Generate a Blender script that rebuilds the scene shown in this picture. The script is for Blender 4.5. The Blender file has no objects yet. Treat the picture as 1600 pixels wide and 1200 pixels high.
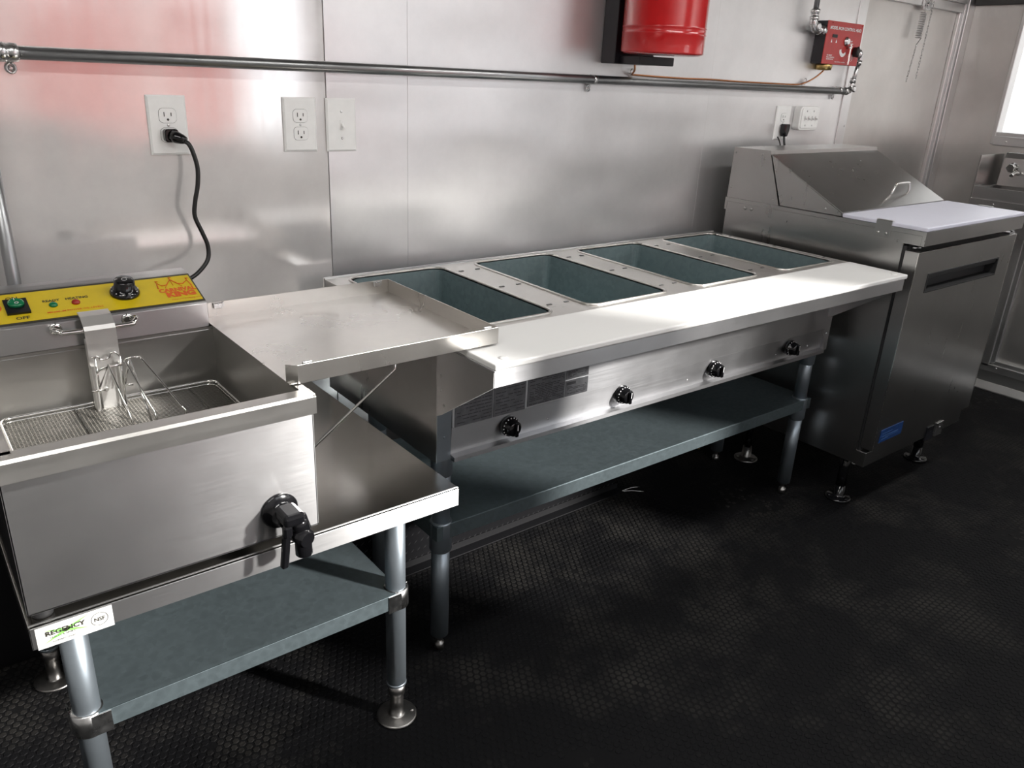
import bpy, bmesh, math, random
from mathutils import Vector, Matrix
random.seed(7)
SC = bpy.context.scene
COL = SC.collection
PI = math.pi

# ------------------------------------------------------------------ camera
cam_d = bpy.data.cameras.new('camera')
cam = bpy.data.objects.new('camera', cam_d)
COL.objects.link(cam)
yaw, pit, rol = math.radians(39.081), math.radians(-21.568), math.radians(2.7675)
fw = Vector((math.sin(yaw)*math.cos(pit), math.cos(yaw)*math.cos(pit), math.sin(pit)))
r0 = Vector((math.cos(yaw), -math.sin(yaw), 0)); u0 = r0.cross(fw)
rt = math.cos(rol)*r0 + math.sin(rol)*u0
up = -math.sin(rol)*r0 + math.cos(rol)*u0
m = Matrix((rt, up, -fw)).transposed().to_4x4()
m.translation = Vector((-0.8087, -1.8208, 1.3117))
cam.matrix_world = m
cam_d.sensor_width = 36.0
cam_d.lens = 1236.03/1600*36.0
cam_d.clip_start = 0.02
SC.camera = cam

# ------------------------------------------------------------------ world, sun, exposure
SC.view_settings.view_transform = 'Standard'
SC.view_settings.look = 'None'
SC.view_settings.gamma = 1.0
SC.view_settings.use_curve_mapping = False
SC.view_settings.exposure = 0.0
SKY_STRENGTH = 2.6
SUN_STRENGTH = 9.5
LAMP_POWER = 12.0
w = bpy.data.worlds.new('world'); SC.world = w; w.use_nodes = True
bg = w.node_tree.nodes['Background']
bg.inputs[0].default_value = (0.93, 0.96, 1.0, 1)
bg.inputs[1].default_value = SKY_STRENGTH
sd = bpy.data.lights.new('sun', 'SUN'); sd.energy = SUN_STRENGTH; sd.angle = math.radians(3.5); sd.color = (1, 0.97, 0.93)
sun = bpy.data.objects.new('sun', sd); COL.objects.link(sun)
sun.rotation_euler = Vector((-.64, 1.0, -.55)).to_track_quat('-Z', 'Y').to_euler()
sun.location = (6, -9, 6)

# ------------------------------------------------------------------ materials
MATS = {}
def new_mat(name):
    m = bpy.data.materials.new(name); m.use_nodes = True
    MATS[name] = m
    nt = m.node_tree
    return m, nt, nt.nodes['Principled BSDF']
def N(nt, kind, **kw):
    n = nt.nodes.new(kind)
    for k, v in kw.items():
        if k in n.inputs: n.inputs[k].default_value = v
        else: setattr(n, k, v)
    return n
def ramp(nt, a, b, c0, c1):
    r = nt.nodes.new('ShaderNodeValToRGB')
    r.color_ramp.elements[0].position = a; r.color_ramp.elements[0].color = c0
    r.color_ramp.elements[1].position = b; r.color_ramp.elements[1].color = c1
    return r
def g(v): return (v, v, v, 1)
def coords(nt, scale, rot=(0,0,0)):
    tc = nt.nodes.new('ShaderNodeTexCoord'); mp = nt.nodes.new('ShaderNodeMapping')
    mp.inputs['Scale'].default_value = scale; mp.inputs['Rotation'].default_value = rot
    nt.links.new(tc.outputs['Object'], mp.inputs[0]); return mp.outputs[0]

def steel(name, col=(.62, .61, .60), rough=.28, var=.08, brush=(4, 4, 260), bump=.02, wave=0.0, wave_scale=2.5, metal=1.0, smudge=.0, aniso=0.0, grain=(1, 0, 0)):
    m, nt, b = new_mat(name); L = nt.links
    b.inputs['Metallic'].default_value = metal
    v = coords(nt, brush)
    n1 = N(nt, 'ShaderNodeTexNoise', Scale=1.0, Detail=3.0); L.new(v, n1.inputs['Vector'])
    v2 = coords(nt, (1, 1, 1))
    n2 = N(nt, 'ShaderNodeTexNoise', Scale=5.0, Detail=6.0, Roughness=.65); L.new(v2, n2.inputs['Vector'])
    mr = N(nt, 'ShaderNodeMapRange'); mr.inputs[1].default_value = .3; mr.inputs[2].default_value = .7
    mr.inputs[3].default_value = rough-var; mr.inputs[4].default_value = rough+var
    mix = N(nt, 'ShaderNodeMath', operation='ADD'); mh = N(nt, 'ShaderNodeMath', operation='MULTIPLY'); mh.inputs[1].default_value = .5
    L.new(n1.outputs[0], mix.inputs[0]); L.new(n2.outputs[0], mix.inputs[1]); L.new(mix.outputs[0], mh.inputs[0])
    L.new(mh.outputs[0], mr.inputs[0]); L.new(mr.outputs[0], b.inputs['Roughness'])
    c = Vector(col)
    rp = ramp(nt, .3, .7, (*(c*(.93-smudge)), 1), (*(c*1.05), 1)); L.new(n2.outputs[0], rp.inputs[0]); L.new(rp.outputs[0], b.inputs['Base Color'])
    bp1 = N(nt, 'ShaderNodeBump', Strength=bump, Distance=.002); L.new(n1.outputs[0], bp1.inputs['Height'])
    last = bp1
    if wave:
        n3 = N(nt, 'ShaderNodeTexNoise', Scale=wave_scale, Detail=1.0, Roughness=.4); L.new(coords(nt, (.6, 1, 1.3)), n3.inputs['Vector'])
        bp2 = N(nt, 'ShaderNodeBump', Strength=1.0, Distance=wave); L.new(n3.outputs[0], bp2.inputs['Height']); L.new(bp1.outputs[0], bp2.inputs['Normal'])
        last = bp2
    L.new(last.outputs[0], b.inputs['Normal'])
    if aniso:
        b.inputs['Anisotropic'].default_value = aniso
        ge = nt.nodes.new('ShaderNodeNewGeometry'); cr = N(nt, 'ShaderNodeVectorMath', operation='CROSS_PRODUCT'); cr.inputs[0].default_value = grain
        ad = N(nt, 'ShaderNodeVectorMath', operation='ADD'); ad.inputs[1].default_value = (.01, .013, .011)
        L.new(ge.outputs['True Normal'], cr.inputs[1]); L.new(cr.outputs[0], ad.inputs[0]); L.new(ad.outputs[0], b.inputs['Tangent'])
    return m
def plain(name, col, rough=.5, metal=0.0, spec=.5, coat=0.0, noise=0.0, nscale=40, bump=0.0, bscale=200, emis=None):
    m, nt, b = new_mat(name); L = nt.links
    b.inputs['Base Color'].default_value = (*col, 1); b.inputs['Roughness'].default_value = rough
    b.inputs['Metallic'].default_value = metal; b.inputs['Specular IOR Level'].default_value = spec
    b.inputs['Coat Weight'].default_value = coat
    n1 = N(nt, 'ShaderNodeTexNoise', Scale=nscale, Detail=4.0); L.new(coords(nt, (1, 1, 1)), n1.inputs['Vector'])
    c = Vector(col); k = noise if noise else .03
    rp = ramp(nt, .3, .7, (*(c*(1-k)), 1), (*(c*(1+k)), 1)); L.new(n1.outputs[0], rp.inputs[0]); L.new(rp.outputs[0], b.inputs['Base Color'])
    if bump:
        n2 = N(nt, 'ShaderNodeTexNoise', Scale=bscale, Detail=3.0); L.new(coords(nt, (1, 1, 1)), n2.inputs['Vector'])
        bp = N(nt, 'ShaderNodeBump', Strength=bump, Distance=.001); L.new(n2.outputs[0], bp.inputs['Height']); L.new(bp.outputs[0], b.inputs['Normal'])
    return m

M_wall = steel('brushed_wall_steel', (.80, .795, .795), .40, .03, (260, 260, 3), .01, wave=.026, wave_scale=2.6, aniso=.5, grain=(0, 0, 1), metal=.88)
M_wall_dim = steel('wall_steel_dim_reflection', (.62, .605, .585), .42, .03, (260, 260, 3), .01, wave=.02, wave_scale=2.6, aniso=.5, grain=(0, 0, 1), metal=.92)  # wall steel with its dimmer reflection at this angle put into the colour
M_wallpol = steel('polished_wall_steel', (.86, .835, .825), .13, .05, (60, 60, 2), .002, wave=.006, wave_scale=2.6, smudge=.05, metal=.5)
M_steel = steel('stainless_steel', (.55, .548, .55), .33, .03, (8, 700, 900), .004, aniso=.95)
M_steelh = steel('horizontal_stainless_steel', (.58, .565, .54), .29, .018, (6, 300, 300), .0, aniso=.5)
M_stand = steel('stand_top_steel', (.50, .48, .45), .19, .012, (6, 300, 300), .0)
M_tanks = steel('fryer_tank_steel', (.54, .53, .51), .35, .04, (5, 5, 60), .004)
M_tray = steel('drain_tray_steel', (.64, .62, .59), .28, .02, (5, 5, 5), .0, smudge=.03)
M_fascia = steel('fascia_steel', (.64, .64, .655), .31, .04, (8, 8, 900), .006, wave=.0008, wave_scale=3, aniso=.95)
M_fridge = steel('cooler_steel', (.50, .495, .485), .28, .01, (40, 40, 6), .0, wave=.001, wave_scale=2.5, aniso=.6, grain=(0, 0, 1))
M_chrome = steel('chrome_wire', (.75, .74, .72), .14, .04, (40, 40, 40), .0)
M_zinc = steel('zinc_conduit', (.34, .345, .35), .34, .08, (30, 60, 60), .01)
M_zincfit = steel('zinc_fitting', (.64, .64, .64), .28, .08, (60, 60, 60), .02)
M_trim = steel('aluminium_trim', (.74, .74, .74), .38, .06, (80, 80, 4), .01)
M_white = plain('white_cutting_board', (.70, .70, .685), .38, noise=.015, nscale=6, bump=.05)
M_white2 = plain('cool_white_cutting_board', (.62, .63, .72), .35, noise=.015, nscale=6, bump=.05)
M_plate = plain('white_plastic', (.86, .865, .85), .35)
M_black = plain('black_plastic', (.006, .006, .007), .14, spec=.5)
M_blackm = plain('black_matte', (.014, .014, .015), .55)
M_rubcord = plain('black_cord_rubber', (.008, .008, .008), .4)
M_red = plain('red_enamel', (.50, .012, .014), .22, coat=.6, noise=.05)
M_redbox = plain('red_box_paint', (.42, .022, .02), .38, noise=.08)
M_blackbox = plain('black_bracket_paint', (.012, .012, .016), .3)
M_yel = plain('yellow_print', (.62, .46, .008), .35, noise=.04)
M_dark = plain('dark_print', (.03, .028, .02), .5)
M_orange = plain('orange_print', (.62, .10, .008), .5)
M_green = plain('green_lens', (.0, .14, .05), .25)
M_redl = plain('red_lens', (.30, .02, .01), .25)
M_whitep = plain('white_print', (.8, .8, .8), .5)
M_greenp = plain('green_print', (.22, .62, .12), .5)
M_sticker = plain('white_sticker', (.62, .62, .60), .5)
M_blue = plain('blue_badge', (.008, .035, .13), .4, noise=.3, nscale=120)
M_copper = plain('copper_tube', (.60, .26, .12), .3, metal=1)
M_brass = plain('brass', (.62, .46, .18), .3, metal=1)
M_ceil = plain('ceiling_panel', (.16, .152, .14), .5)
M_front = plain('serving_wall_panel', (.70, .69, .68), .4)
M_redout = plain('red_vehicle_paint', (.50, .16, .145), .4, noise=.03, nscale=2)
M_ground = plain('concrete', (.42, .41, .39), .9, noise=.12, nscale=3)
M_outwhite = plain('white_vehicle_trim', (.75, .73, .7), .5)
M_mat_engr = plain('engraved_plate', (.17, .175, .185), .45, metal=.6, noise=.2, nscale=60)
M_engr_dark = plain('engraved_lettering', (.05, .05, .055), .5, metal=.3)
M_foot = plain('cast_foot', (.30, .29, .28), .35, metal=1, noise=.2, bump=.2)
M_frame_dark = plain('tinted_trim', (.05, .05, .05), .4)

M_led, _nt, _b = new_mat('led_diffuser'); _b.inputs['Base Color'].default_value = (.9, .9, .88, 1); _b.inputs['Emission Color'].default_value = (1, .98, .95, 1); _b.inputs['Emission Strength'].default_value = 4.0
# galvanised steel with spangle
def galv(name, col, metal=.75, rough=.42, k=.14):
    m, nt, b = new_mat(name); L = nt.links
    b.inputs['Metallic'].default_value = metal
    v = N(nt, 'ShaderNodeTexVoronoi', Scale=90.0); L.new(coords(nt, (1, 1, 1)), v.inputs['Vector'])
    n = N(nt, 'ShaderNodeTexNoise', Scale=8.0, Detail=4.0); L.new(coords(nt, (1, 1, 1)), n.inputs['Vector'])
    c = Vector(col)
    mx = N(nt, 'ShaderNodeMixRGB'); mx.inputs[0].default_value = .35
    r1 = ramp(nt, 0, 1, (*(c*(1-k)), 1), (*(c*(1+k)), 1)); r2 = ramp(nt, .3, .7, (*(c*.85), 1), (*(c*1.1), 1))
    L.new(v.outputs['Color'], r1.inputs[0]); L.new(n.outputs[0], r2.inputs[0]); L.new(r1.outputs[0], mx.inputs[1]); L.new(r2.outputs[0], mx.inputs[2])
    L.new(mx.outputs[0], b.inputs['Base Color'])
    mr = N(nt, 'ShaderNodeMapRange'); mr.inputs[3].default_value = rough-k*.5; mr.inputs[4].default_value = rough+k*.5
    L.new(v.outputs['Distance'], mr.inputs[0]); L.new(mr.outputs[0], b.inputs['Roughness'])
    return m
M_galv = galv('galvanized_shelf_steel', (.16, .20, .215), .7, .40)
M_galvwell = galv('galvanized_well_steel', (.24, .31, .32), .6, .42)
M_galvleg = galv('galvanized_leg_steel', (.29, .33, .365), .8, .38, .03)

# black rubber floor with dust
def rubber(name, base, dust):
    m, nt, b = new_mat(name); L = nt.links
    n = N(nt, 'ShaderNodeTexNoise', Scale=3.0, Detail=8.0, Roughness=.7); L.new(coords(nt, (1, 1, 1)), n.inputs['Vector'])
    rp = ramp(nt, .48, .80, (*base, 1), (*dust, 1)); L.new(n.outputs[0], rp.inputs[0]); L.new(rp.outputs[0], b.inputs['Base Color'])
    n2 = N(nt, 'ShaderNodeTexNoise', Scale=220.0, Detail=3.0); L.new(coords(nt, (1, 1, 1)), n2.inputs['Vector'])
    bp = N(nt, 'ShaderNodeBump', Strength=.35, Distance=.002); L.new(n2.outputs[0], bp.inputs['Height']); L.new(bp.outputs[0], b.inputs['Normal'])
    mr = N(nt, 'ShaderNodeMapRange'); mr.inputs[3].default_value = .55; mr.inputs[4].default_value = .85
    L.new(n.outputs[0], mr.inputs[0]); L.new(mr.outputs[0], b.inputs['Roughness'])
    b.inputs['Specular IOR Level'].default_value = .12
    return m
M_floor = rubber('black_rubber_floor', (.004, .004, .0046), (.009, .0088, .0085))
M_coin = rubber('black_rubber_coin', (.0045, .0045, .0052), (.042, .039, .035))
M_diam = plain('black_diamond_plate', (.006, .006, .007), .5, spec=.15)
M_wire = steel('dark_mesh_wire', (.36, .345, .32), .35, .05, (40, 40, 40), .0)
M_brk = steel('satin_bracket_steel', (.78, .77, .75), .45, .05, (40, 40, 40), .0)

# ------------------------------------------------------------------ mesh helpers
def box(b, x0, x1, y0, y1, z0, z1, bev=0.0, seg=1, mi=0):
    t = bmesh.new()
    bmesh.ops.create_cube(t, size=1)
    for v in t.verts:
        v.co = Vector(((x0+x1)/2+v.co.x*(x1-x0), (y0+y1)/2+v.co.y*(y1-y0), (z0+z1)/2+v.co.z*(z1-z0)))
    if bev > 0: bmesh.ops.bevel(t, geom=t.edges[:], offset=bev, segments=seg, affect='EDGES', profile=.5)
    merge(b, t, mi)
def merge(b, t, mi=0):
    mp = {}
    for v in t.verts: mp[v] = b.verts.new(v.co)
    for f in t.faces:
        try: nf = b.faces.new([mp[v] for v in f.verts]); nf.material_index = mi; nf.smooth = f.smooth
        except ValueError: pass
    t.free()
def frame_of(d):
    d = Vector(d).normalized()
    a = Vector((0, 0, 1)) if abs(d.z) < .9 else Vector((1, 0, 0))
    x = d.cross(a).normalized(); return x, d.cross(x).normalized()
def cyl(b, p, q, r, r2=None, n=20, cap=True, mi=0):
    p, q = Vector(p), Vector(q); r2 = r if r2 is None else r2
    x, y = frame_of(q-p)
    A = [b.verts.new(p+(x*math.cos(2*PI*i/n)+y*math.sin(2*PI*i/n))*r) for i in range(n)]
    B = [b.verts.new(q+(x*math.cos(2*PI*i/n)+y*math.sin(2*PI*i/n))*r2) for i in range(n)]
    for i in range(n):
        f = b.faces.new((A[i], A[(i+1) % n], B[(i+1) % n], B[i])); f.smooth = True; f.material_index = mi
    if cap:
        f = b.faces.new(A[::-1]); f.material_index = mi
        f = b.faces.new(B); f.material_index = mi
def lathe(b, base, axis, prof, n=24, mi=0, sharp=True):
    # prof: list of (distance along axis, radius)
    base = Vector(base); d = Vector(axis).normalized(); x, y = frame_of(d)
    rings = []
    for h, r in prof:
        rings.append([b.verts.new(base+d*h+(x*math.cos(2*PI*i/n)+y*math.sin(2*PI*i/n))*max(r, 1e-5)) for i in range(n)])
    for A, B in zip(rings, rings[1:]):
        for i in range(n):
            f = b.faces.new((A[i], A[(i+1) % n], B[(i+1) % n], B[i])); f.smooth = True; f.material_index = mi
    f = b.faces.new(rings[0][::-1]); f.material_index = mi
    f = b.faces.new(rings[-1]); f.material_index = mi
def smooth_path(pts, k=6):
    P = [Vector(p) for p in pts]; out = []
    for i in range(len(P)-1):
        a = P[i-1] if i else P[0]*2-P[1]; b_, c = P[i], P[i+1]; d = P[i+2] if i+2 < len(P) else P[-1]*2-P[-2]
        for j in range(k):
            t = j/k
            out.append(.5*((2*b_)+(-a+c)*t+(2*a-5*b_+4*c-d)*t*t+(-a+3*b_-3*c+d)*t**3))
    out.append(P[-1]); return out
def tube(b, pts, r, n=8, mi=0, smooth=0):
    P = smooth_path(pts, smooth) if smooth else [Vector(p) for p in pts]
    rings = []; prev = None
    for i, p in enumerate(P):
        d = (P[min(i+1, len(P)-1)]-P[max(i-1, 0)]).normalized()
        if prev is None: x, y = frame_of(d)
        else:
            x = (prev-d*prev.dot(d)); x = x.normalized() if x.length > 1e-6 else frame_of(d)[0]; y = d.cross(x)
        prev = x
        rings.append([b.verts.new(p+(x*math.cos(2*PI*j/n)+y*math.sin(2*PI*j/n))*r) for j in range(n)])
    for A, B in zip(rings, rings[1:]):
        for i in range(n):
            f = b.faces.new((A[i], A[(i+1) % n], B[(i+1) % n], B[i])); f.smooth = True; f.material_index = mi
    b.faces.new(rings[0][::-1]).material_index = mi; b.faces.new(rings[-1]).material_index = mi
def prism(b, poly, axis, a0, a1, mi=0, bev=0.0):
    # poly in the plane normal to axis: axis 'x' -> (y,z), 'y' -> (x,z), 'z' -> (x,y)
    def pt(p, a): return {'x': (a, p[0], p[1]), 'y': (p[0], a, p[1]), 'z': (p[0], p[1], a)}[axis]
    t = bmesh.new()
    A = [t.verts.new(pt(p, a0)) for p in poly]; B = [t.verts.new(pt(p, a1)) for p in poly]
    n = len(poly)
    t.faces.new(A); t.faces.new(B[::-1])
    for i in range(n): t.faces.new((A[i], B[i], B[(i+1) % n], A[(i+1) % n]))
    bmesh.ops.recalc_face_normals(t, faces=t.faces[:])
    if bev: bmesh.ops.bevel(t, geom=t.edges[:], offset=bev, segments=1, affect='EDGES')
    merge(b, t, mi)
def ngon(b, pts, mi=0):
    f = b.faces.new([b.verts.new(p) for p in pts]); f.material_index = mi; return f
def rrect(x0, x1, y0, y1, r, k=5):
    out = []
    for cx, cy, a in ((x1-r, y1-r, 0), (x0+r, y1-r, 90), (x0+r, y0+r, 180), (x1-r, y0+r, 270)):
        for i in range(k+1):
            t = math.radians(a+90*i/k); out.append((cx+r*math.cos(t), cy+r*math.sin(t)))
    return out

BASE = {}
def link(name, me, mats, parent=None):
    o = bpy.data.objects.new(name, me); COL.objects.link(o)
    for m in (mats if isinstance(mats, (list, tuple)) else [mats]): me.materials.append(m)
    if parent is not None: o.parent = parent; BASE[o.name] = BASE.get(parent.name, Vector((0, 0, 0)))
    return o
def obj(name, b, mats, parent=None, label=None, recalc=True, flat=True, bevel=0.0):
    base = BASE.get(parent.name, Vector((0, 0, 0))) if parent is not None else Vector((0, 0, 0))
    if recalc: bmesh.ops.recalc_face_normals(b, faces=b.faces[:])
    for v in b.verts: v.co -= base
    me = bpy.data.meshes.new(name); b.to_mesh(me); b.free()
    o = link(name, me, mats, parent)
    if label: o['label'] = label
    return o
def root(name, label, cat, loc, group=None, rz=0.0):
    o = bpy.data.objects.new(name, None); COL.objects.link(o); o.empty_display_size = .05
    o.location = loc; o.rotation_euler.z = rz
    o['label'] = label; o['category'] = cat
    if group: o['group'] = group
    BASE[o.name] = Vector(loc); return o
def tag(o, label, cat, group=None):
    o['label'] = label; o['category'] = cat
    if group: o['group'] = group
    return o
def struct(o): o['kind'] = 'structure'; return o
def B(): return bmesh.new()
def dup(o, off, parent=None):
    c = o.copy(); COL.objects.link(c)
    if parent is not None: c.parent = parent; BASE[c.name] = BASE.get(parent.name, Vector((0, 0, 0)))
    c.location = o.location + Vector(off)
    for ch in list(o.children):
        d = ch.copy(); COL.objects.link(d); d.parent = c
    return c
def text(name, s, size, org, xd, yd, mat, parent, align='LEFT', off=0.0, squash=1.0, lift=.0004, spacing=1.0):
    """flat lettering at org, baseline direction xd, letter-up direction yd"""
    cu = bpy.data.curves.new(name, 'FONT'); cu.body = s; cu.size = size; cu.align_x = align; cu.offset = off; cu.resolution_u = 2; cu.space_character = spacing
    t = bpy.data.objects.new('tmp', cu); COL.objects.link(t)
    dg = bpy.context.evaluated_depsgraph_get()
    me = bpy.data.meshes.new_from_object(t.evaluated_get(dg))
    bpy.data.objects.remove(t); bpy.data.curves.remove(cu)
    xd, yd = Vector(xd).normalized(), Vector(yd).normalized(); nd = xd.cross(yd)
    base = BASE.get(parent.name, Vector((0, 0, 0)))
    for v in me.vertices:
        v.co = Vector(org)+xd*v.co.x*squash+yd*v.co.y+nd*lift-base
    me.materials.clear()
    o = link(name, me, mat, parent); return o
X, Y, Z = Vector((1, 0, 0)), Vector((0, 1, 0)), Vector((0, 0, 1))
def screw(b, p, d, r=.004, h=.0025, mi=0): lathe(b, p, d, [(0, r), (h*.5, r*.95), (h, r*.5)], 10, mi)

# ------------------------------------------------------------------ the shell
XL, XR, YF, ZC = -2.3, 3.19, -2.35, 2.12
b = B(); box(b, XL-.05, XR+.05, YF-.05, .05, -.06, -.0015)
floor = struct(obj('floor', b, M_floor))
# rubber coins of the floor: one counted-as-stuff mesh
def coins():
    p = .0175; r = .0076; h = .0012
    vs = []; fs = []
    rows = int(1.75/(p*.866)); cols = int(4.47/p)
    n = 6
    cs = [(math.cos(PI/6+2*PI*i/n), math.sin(PI/6+2*PI*i/n)) for i in range(n)]
    rnd = random.random
    for j in range(rows):
        y = -.005-j*p*.866
        for i in range(cols):
            x = -1.30+i*p+(p/2 if j % 2 else 0)
            if x > XR-.01: continue
            # worn-away or filled patches
            s = math.sin(x*3.1+1.3)*math.sin(y*4.7+.6)+.55*math.sin(x*7.7+y*5.1)
            if s > 1.05 and rnd() < .7: continue
            if rnd() < .012: continue
            hh = h*(.55+.45*rnd()); k = len(vs)
            for c, d in cs: vs.append((x+c*r, y+d*r, -.0016))
            for c, d in cs: vs.append((x+c*r*.86, y+d*r*.86, hh-.0015))
            fs.append(tuple(range(k+n, k+2*n)))
            for q in range(n): fs.append((k+q, k+(q+1) % n, k+n+(q+1) % n, k+n+q))
    me = bpy.data.meshes.new('floor_coins'); me.from_pydata(vs, [], fs); me.update()
    o = link('floor_coins', me, M_coin, floor); o['kind'] = 'stuff'
coins()

b = B(); box(b, XL-.05, XR+.05, YF-.05, .05, ZC, ZC+.05)
struct(obj('ceiling', b, M_ceil))
b = B(); box(b, XL-.05, XR+.05, .003, .05, 0, ZC)
wall_back = struct(obj('wall_back', b, M_wall))
def panel(x0, x1, th, mat, z0=0.0, z1=ZC, label=None):
    b = B(); box(b, x0, x1, -th, .0025, z0, z1, .0006)
    return obj('wall_panel', b, mat, wall_back, label)
panel(XL, .0655, .0005, M_wallpol, label='polished mirror-like steel wall sheet')
panel(.067, .2865, .0018, M_wall, label='brushed steel wall sheet')
panel(.287, 1.462, .0012, M_wall, label='brushed steel wall sheet')
panel(1.4625, 2.32, .0004, M_wall, label='brushed steel wall sheet')
b = B(); box(b, XL, -.100, -.014, -.0025, 0, .56, .001); struct(obj('shade_sheet', b, M_diam))  # dark sheet added to stand in for the shade low behind the stand
panel(2.321, 3.10, .0004, M_wall_dim, label='brushed steel door sheet')
b = B(); box(b, XL-.05, XL, YF, .05, 0, ZC); struct(obj('wall_left', b, M_front))

# right end wall with its window opening
wy0, wy1, wz0, wz1 = -1.55, -.243, 1.153, 1.66
b = B()
box(b, XR, XR+.05, wy1, .05, 0, ZC); box(b, XR, XR+.05, YF, wy0, 0, ZC)
box(b, XR, XR+.05, wy0, wy1, 0, wz0); box(b, XR, XR+.05, wy0, wy1, wz1, ZC)
wall_right = struct(obj('wall_right', b, M_wall_dim))
b = B()
for a in ((wy1-.004, wy1+.012, wz0-.05, wz1+.012), (wy0-.012, wy0+.004, wz0-.05, wz1+.012), (wy0+.004, wy1-.004, wz1-.004, wz1+.012), (wy0+.004, wy1-.004, wz0-.045, wz0+.003)):
    box(b, XR-.006, XR+.055, *a, .002)
wn = struct(obj('window_3', b, M_trim))

# serving wall (behind the camera) with two openings
S0, S1, S2, S3 = -.40, 1.12, 1.50, 2.25
SZ0, SZ1 = .95, 1.92
b = B()
for x0, x1 in ((XL, S0), (S1, S2), (S3, XR)): box(b, x0, x1, YF-.05, YF, SZ0, SZ1)
box(b, XL, XR, YF-.05, YF, 0, SZ0); box(b, XL, XR, YF-.05, YF, SZ1, ZC)
struct(obj('wall_front', b, M_front))
for n_, (x0, x1) in (('window_1', (S0, S1)), ('window_2', (S2, S3))):
    b = B()
    for a in ((x0, x0+.03, SZ0, SZ1), (x1-.03, x1, SZ0, SZ1), (x0+.03, x1-.03, SZ0, SZ0+.03), (x0+.03, x1-.03, SZ1-.03, SZ1)):
        box(b, a[0], a[1], YF-.06, YF+.01, a[2], a[3], .003)
    struct(obj(n_, b, M_trim))

# trims on the back wall
b = B(); box(b, 2.288, 2.346, -.0055, 0, 0, ZC, .001)
for z in (.9, 1.165, 1.46, 1.78): screw(b, (2.334, -.0055, z), -Y, .004, .002)
t = struct(obj('trim_1', b, M_trim))
b = B(); box(b, 2.346, 3.10, -.02, 0, 1.636, 1.672, .002); box(b, 2.346, 3.10, -.028, 0, 1.672, 1.69, .002)
struct(obj('trim_2', b, M_trim))
b = B(); box(b, 3.085, 3.13, -.016, 0, 0, ZC, .002); box(b, 3.13, XR, -.026, 0, 0, ZC, .002); box(b, 3.108, 3.118, -.022, -.016, 0, ZC, .001)
for z in (.95, 1.1, 1.35): screw(b, (3.15, -.026, z), -Y, .004, .002)
struct(obj('trim_3', b, M_trim))
# end wall frame of the lower panel, baseboard
b = B()
box(b, XR-.03, XR, -.485, -.445, .118, .76, .002); box(b, XR-.022, XR, -.505, -.485, .14, .76, .002)
box(b, XR-.03, XR, -1.6, -.445, .095, .13, .002); box(b, XR-.022, XR, -1.6, -.505, .13, .15, .002)
box(b, XR-.03, XR, -1.6, -.445, .725, .76, .002)
screw(b, (XR-.03, -.52, .118), -X, .004, .002)
struct(obj('trim_4', b, M_trim))
b = B(); box(b, XR-.012, XR, YF, -.02, 0, .04, .002); prism(b, [(XR-.012, .04), (XR-.024, .006), (XR-.024, 0), (XR-.012, 0)], 'y', YF, -.02)
box(b, XR-.008, XR, YF, -.02, .04, .095, .001)
struct(obj('baseboard_right', b, M_trim))
b = B(); box(b, XR-.02, XR, -1.6, -.03, 1.672, 1.70, .002)
struct(obj('trim_5', b, M_frame_dark))
b = B(); box(b, XR-.014, XR, -1.6, -.245, 1.10, 1.14, .002)
screw(b, (XR-.014, -.30, 1.118), -X, .004, .002)
struct(obj('trim_6', b, M_trim))

# LED strip fixtures on the ceiling
def strip_light(x, y, label):
    o = root('ceiling_light', label, 'ceiling light', (x, y, ZC))
    b = B(); box(b, x-.60, x+.60, y-.07, y+.07, ZC-.03, ZC-.0005, .004); obj('housing', b, M_trim, o)
    b = B(); box(b, x-.59, x+.59, y-.055, y+.055, ZC-.038, ZC-.0302, .003); obj('diffuser', b, M_led, o)
    l = bpy.data.lights.new('lamp', 'AREA'); l.shape = 'RECTANGLE'; l.size = 1.16; l.size_y = .10; l.energy = LAMP_POWER; l.color = (1, .98, .95)
    lo = bpy.data.objects.new('lamp', l); COL.objects.link(lo); lo.parent = o; lo.location = (0, 0, -.0385)
strip_light(-1.2, -1.25, 'leftmost ceiling strip light, above the fryer end')
strip_light(.55, -1.25, 'middle ceiling strip light, above the steam table')
strip_light(2.2, -1.25, 'rightmost ceiling strip light, above the prep cooler')

# outside: ground and the red vehicle seen in the polished sheet
b = B(); box(b, -14, 16, -16, YF-.06, -.75, -.7)
box(b, XR+.06, 16, YF-.06, 8, -.75, -.7)
struct(obj('outdoor_ground', b, M_ground))
rv = root('red_trailer', 'red trailer parked outside the serving window, seen only as a reflection in the polished wall', 'trailer', (-1.0, -4.2, -.7))
b = B(); box(b, -4.0, 1.38, -6.2, -4.0, -.2, 1.82, .05, 2); obj('body', b, M_redout, rv)
b = B()
for x in (-.95, -.05, .75, 1.30): box(b, x, x+.07, -3.997, -3.985, -.1, 1.78, .003)
box(b, -3.9, 1.3, -3.997, -3.98, .72, .82, .003)
obj('trim_strip', b, M_outwhite, rv)
b = B(); box(b, -3.9, 1.3, -3.997, -3.985, -.15, .715, .003)
obj('skirt_panel', b, M_outwhite, rv)
for x in (-2.6, -.4):
    b = B(); cyl(b, (x, -4.3, -.35), (x, -4.05, -.35), .35, n=28); obj('wheel', b, M_blackm, rv)

b = B(); box(b, 4.6, 4.8, -4.6, 3.5, -.7, 4.2, .01)  # added wall outside, blocks the sun coming through the end window
struct(obj('sun_block_wall', b, M_outwhite))

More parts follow.
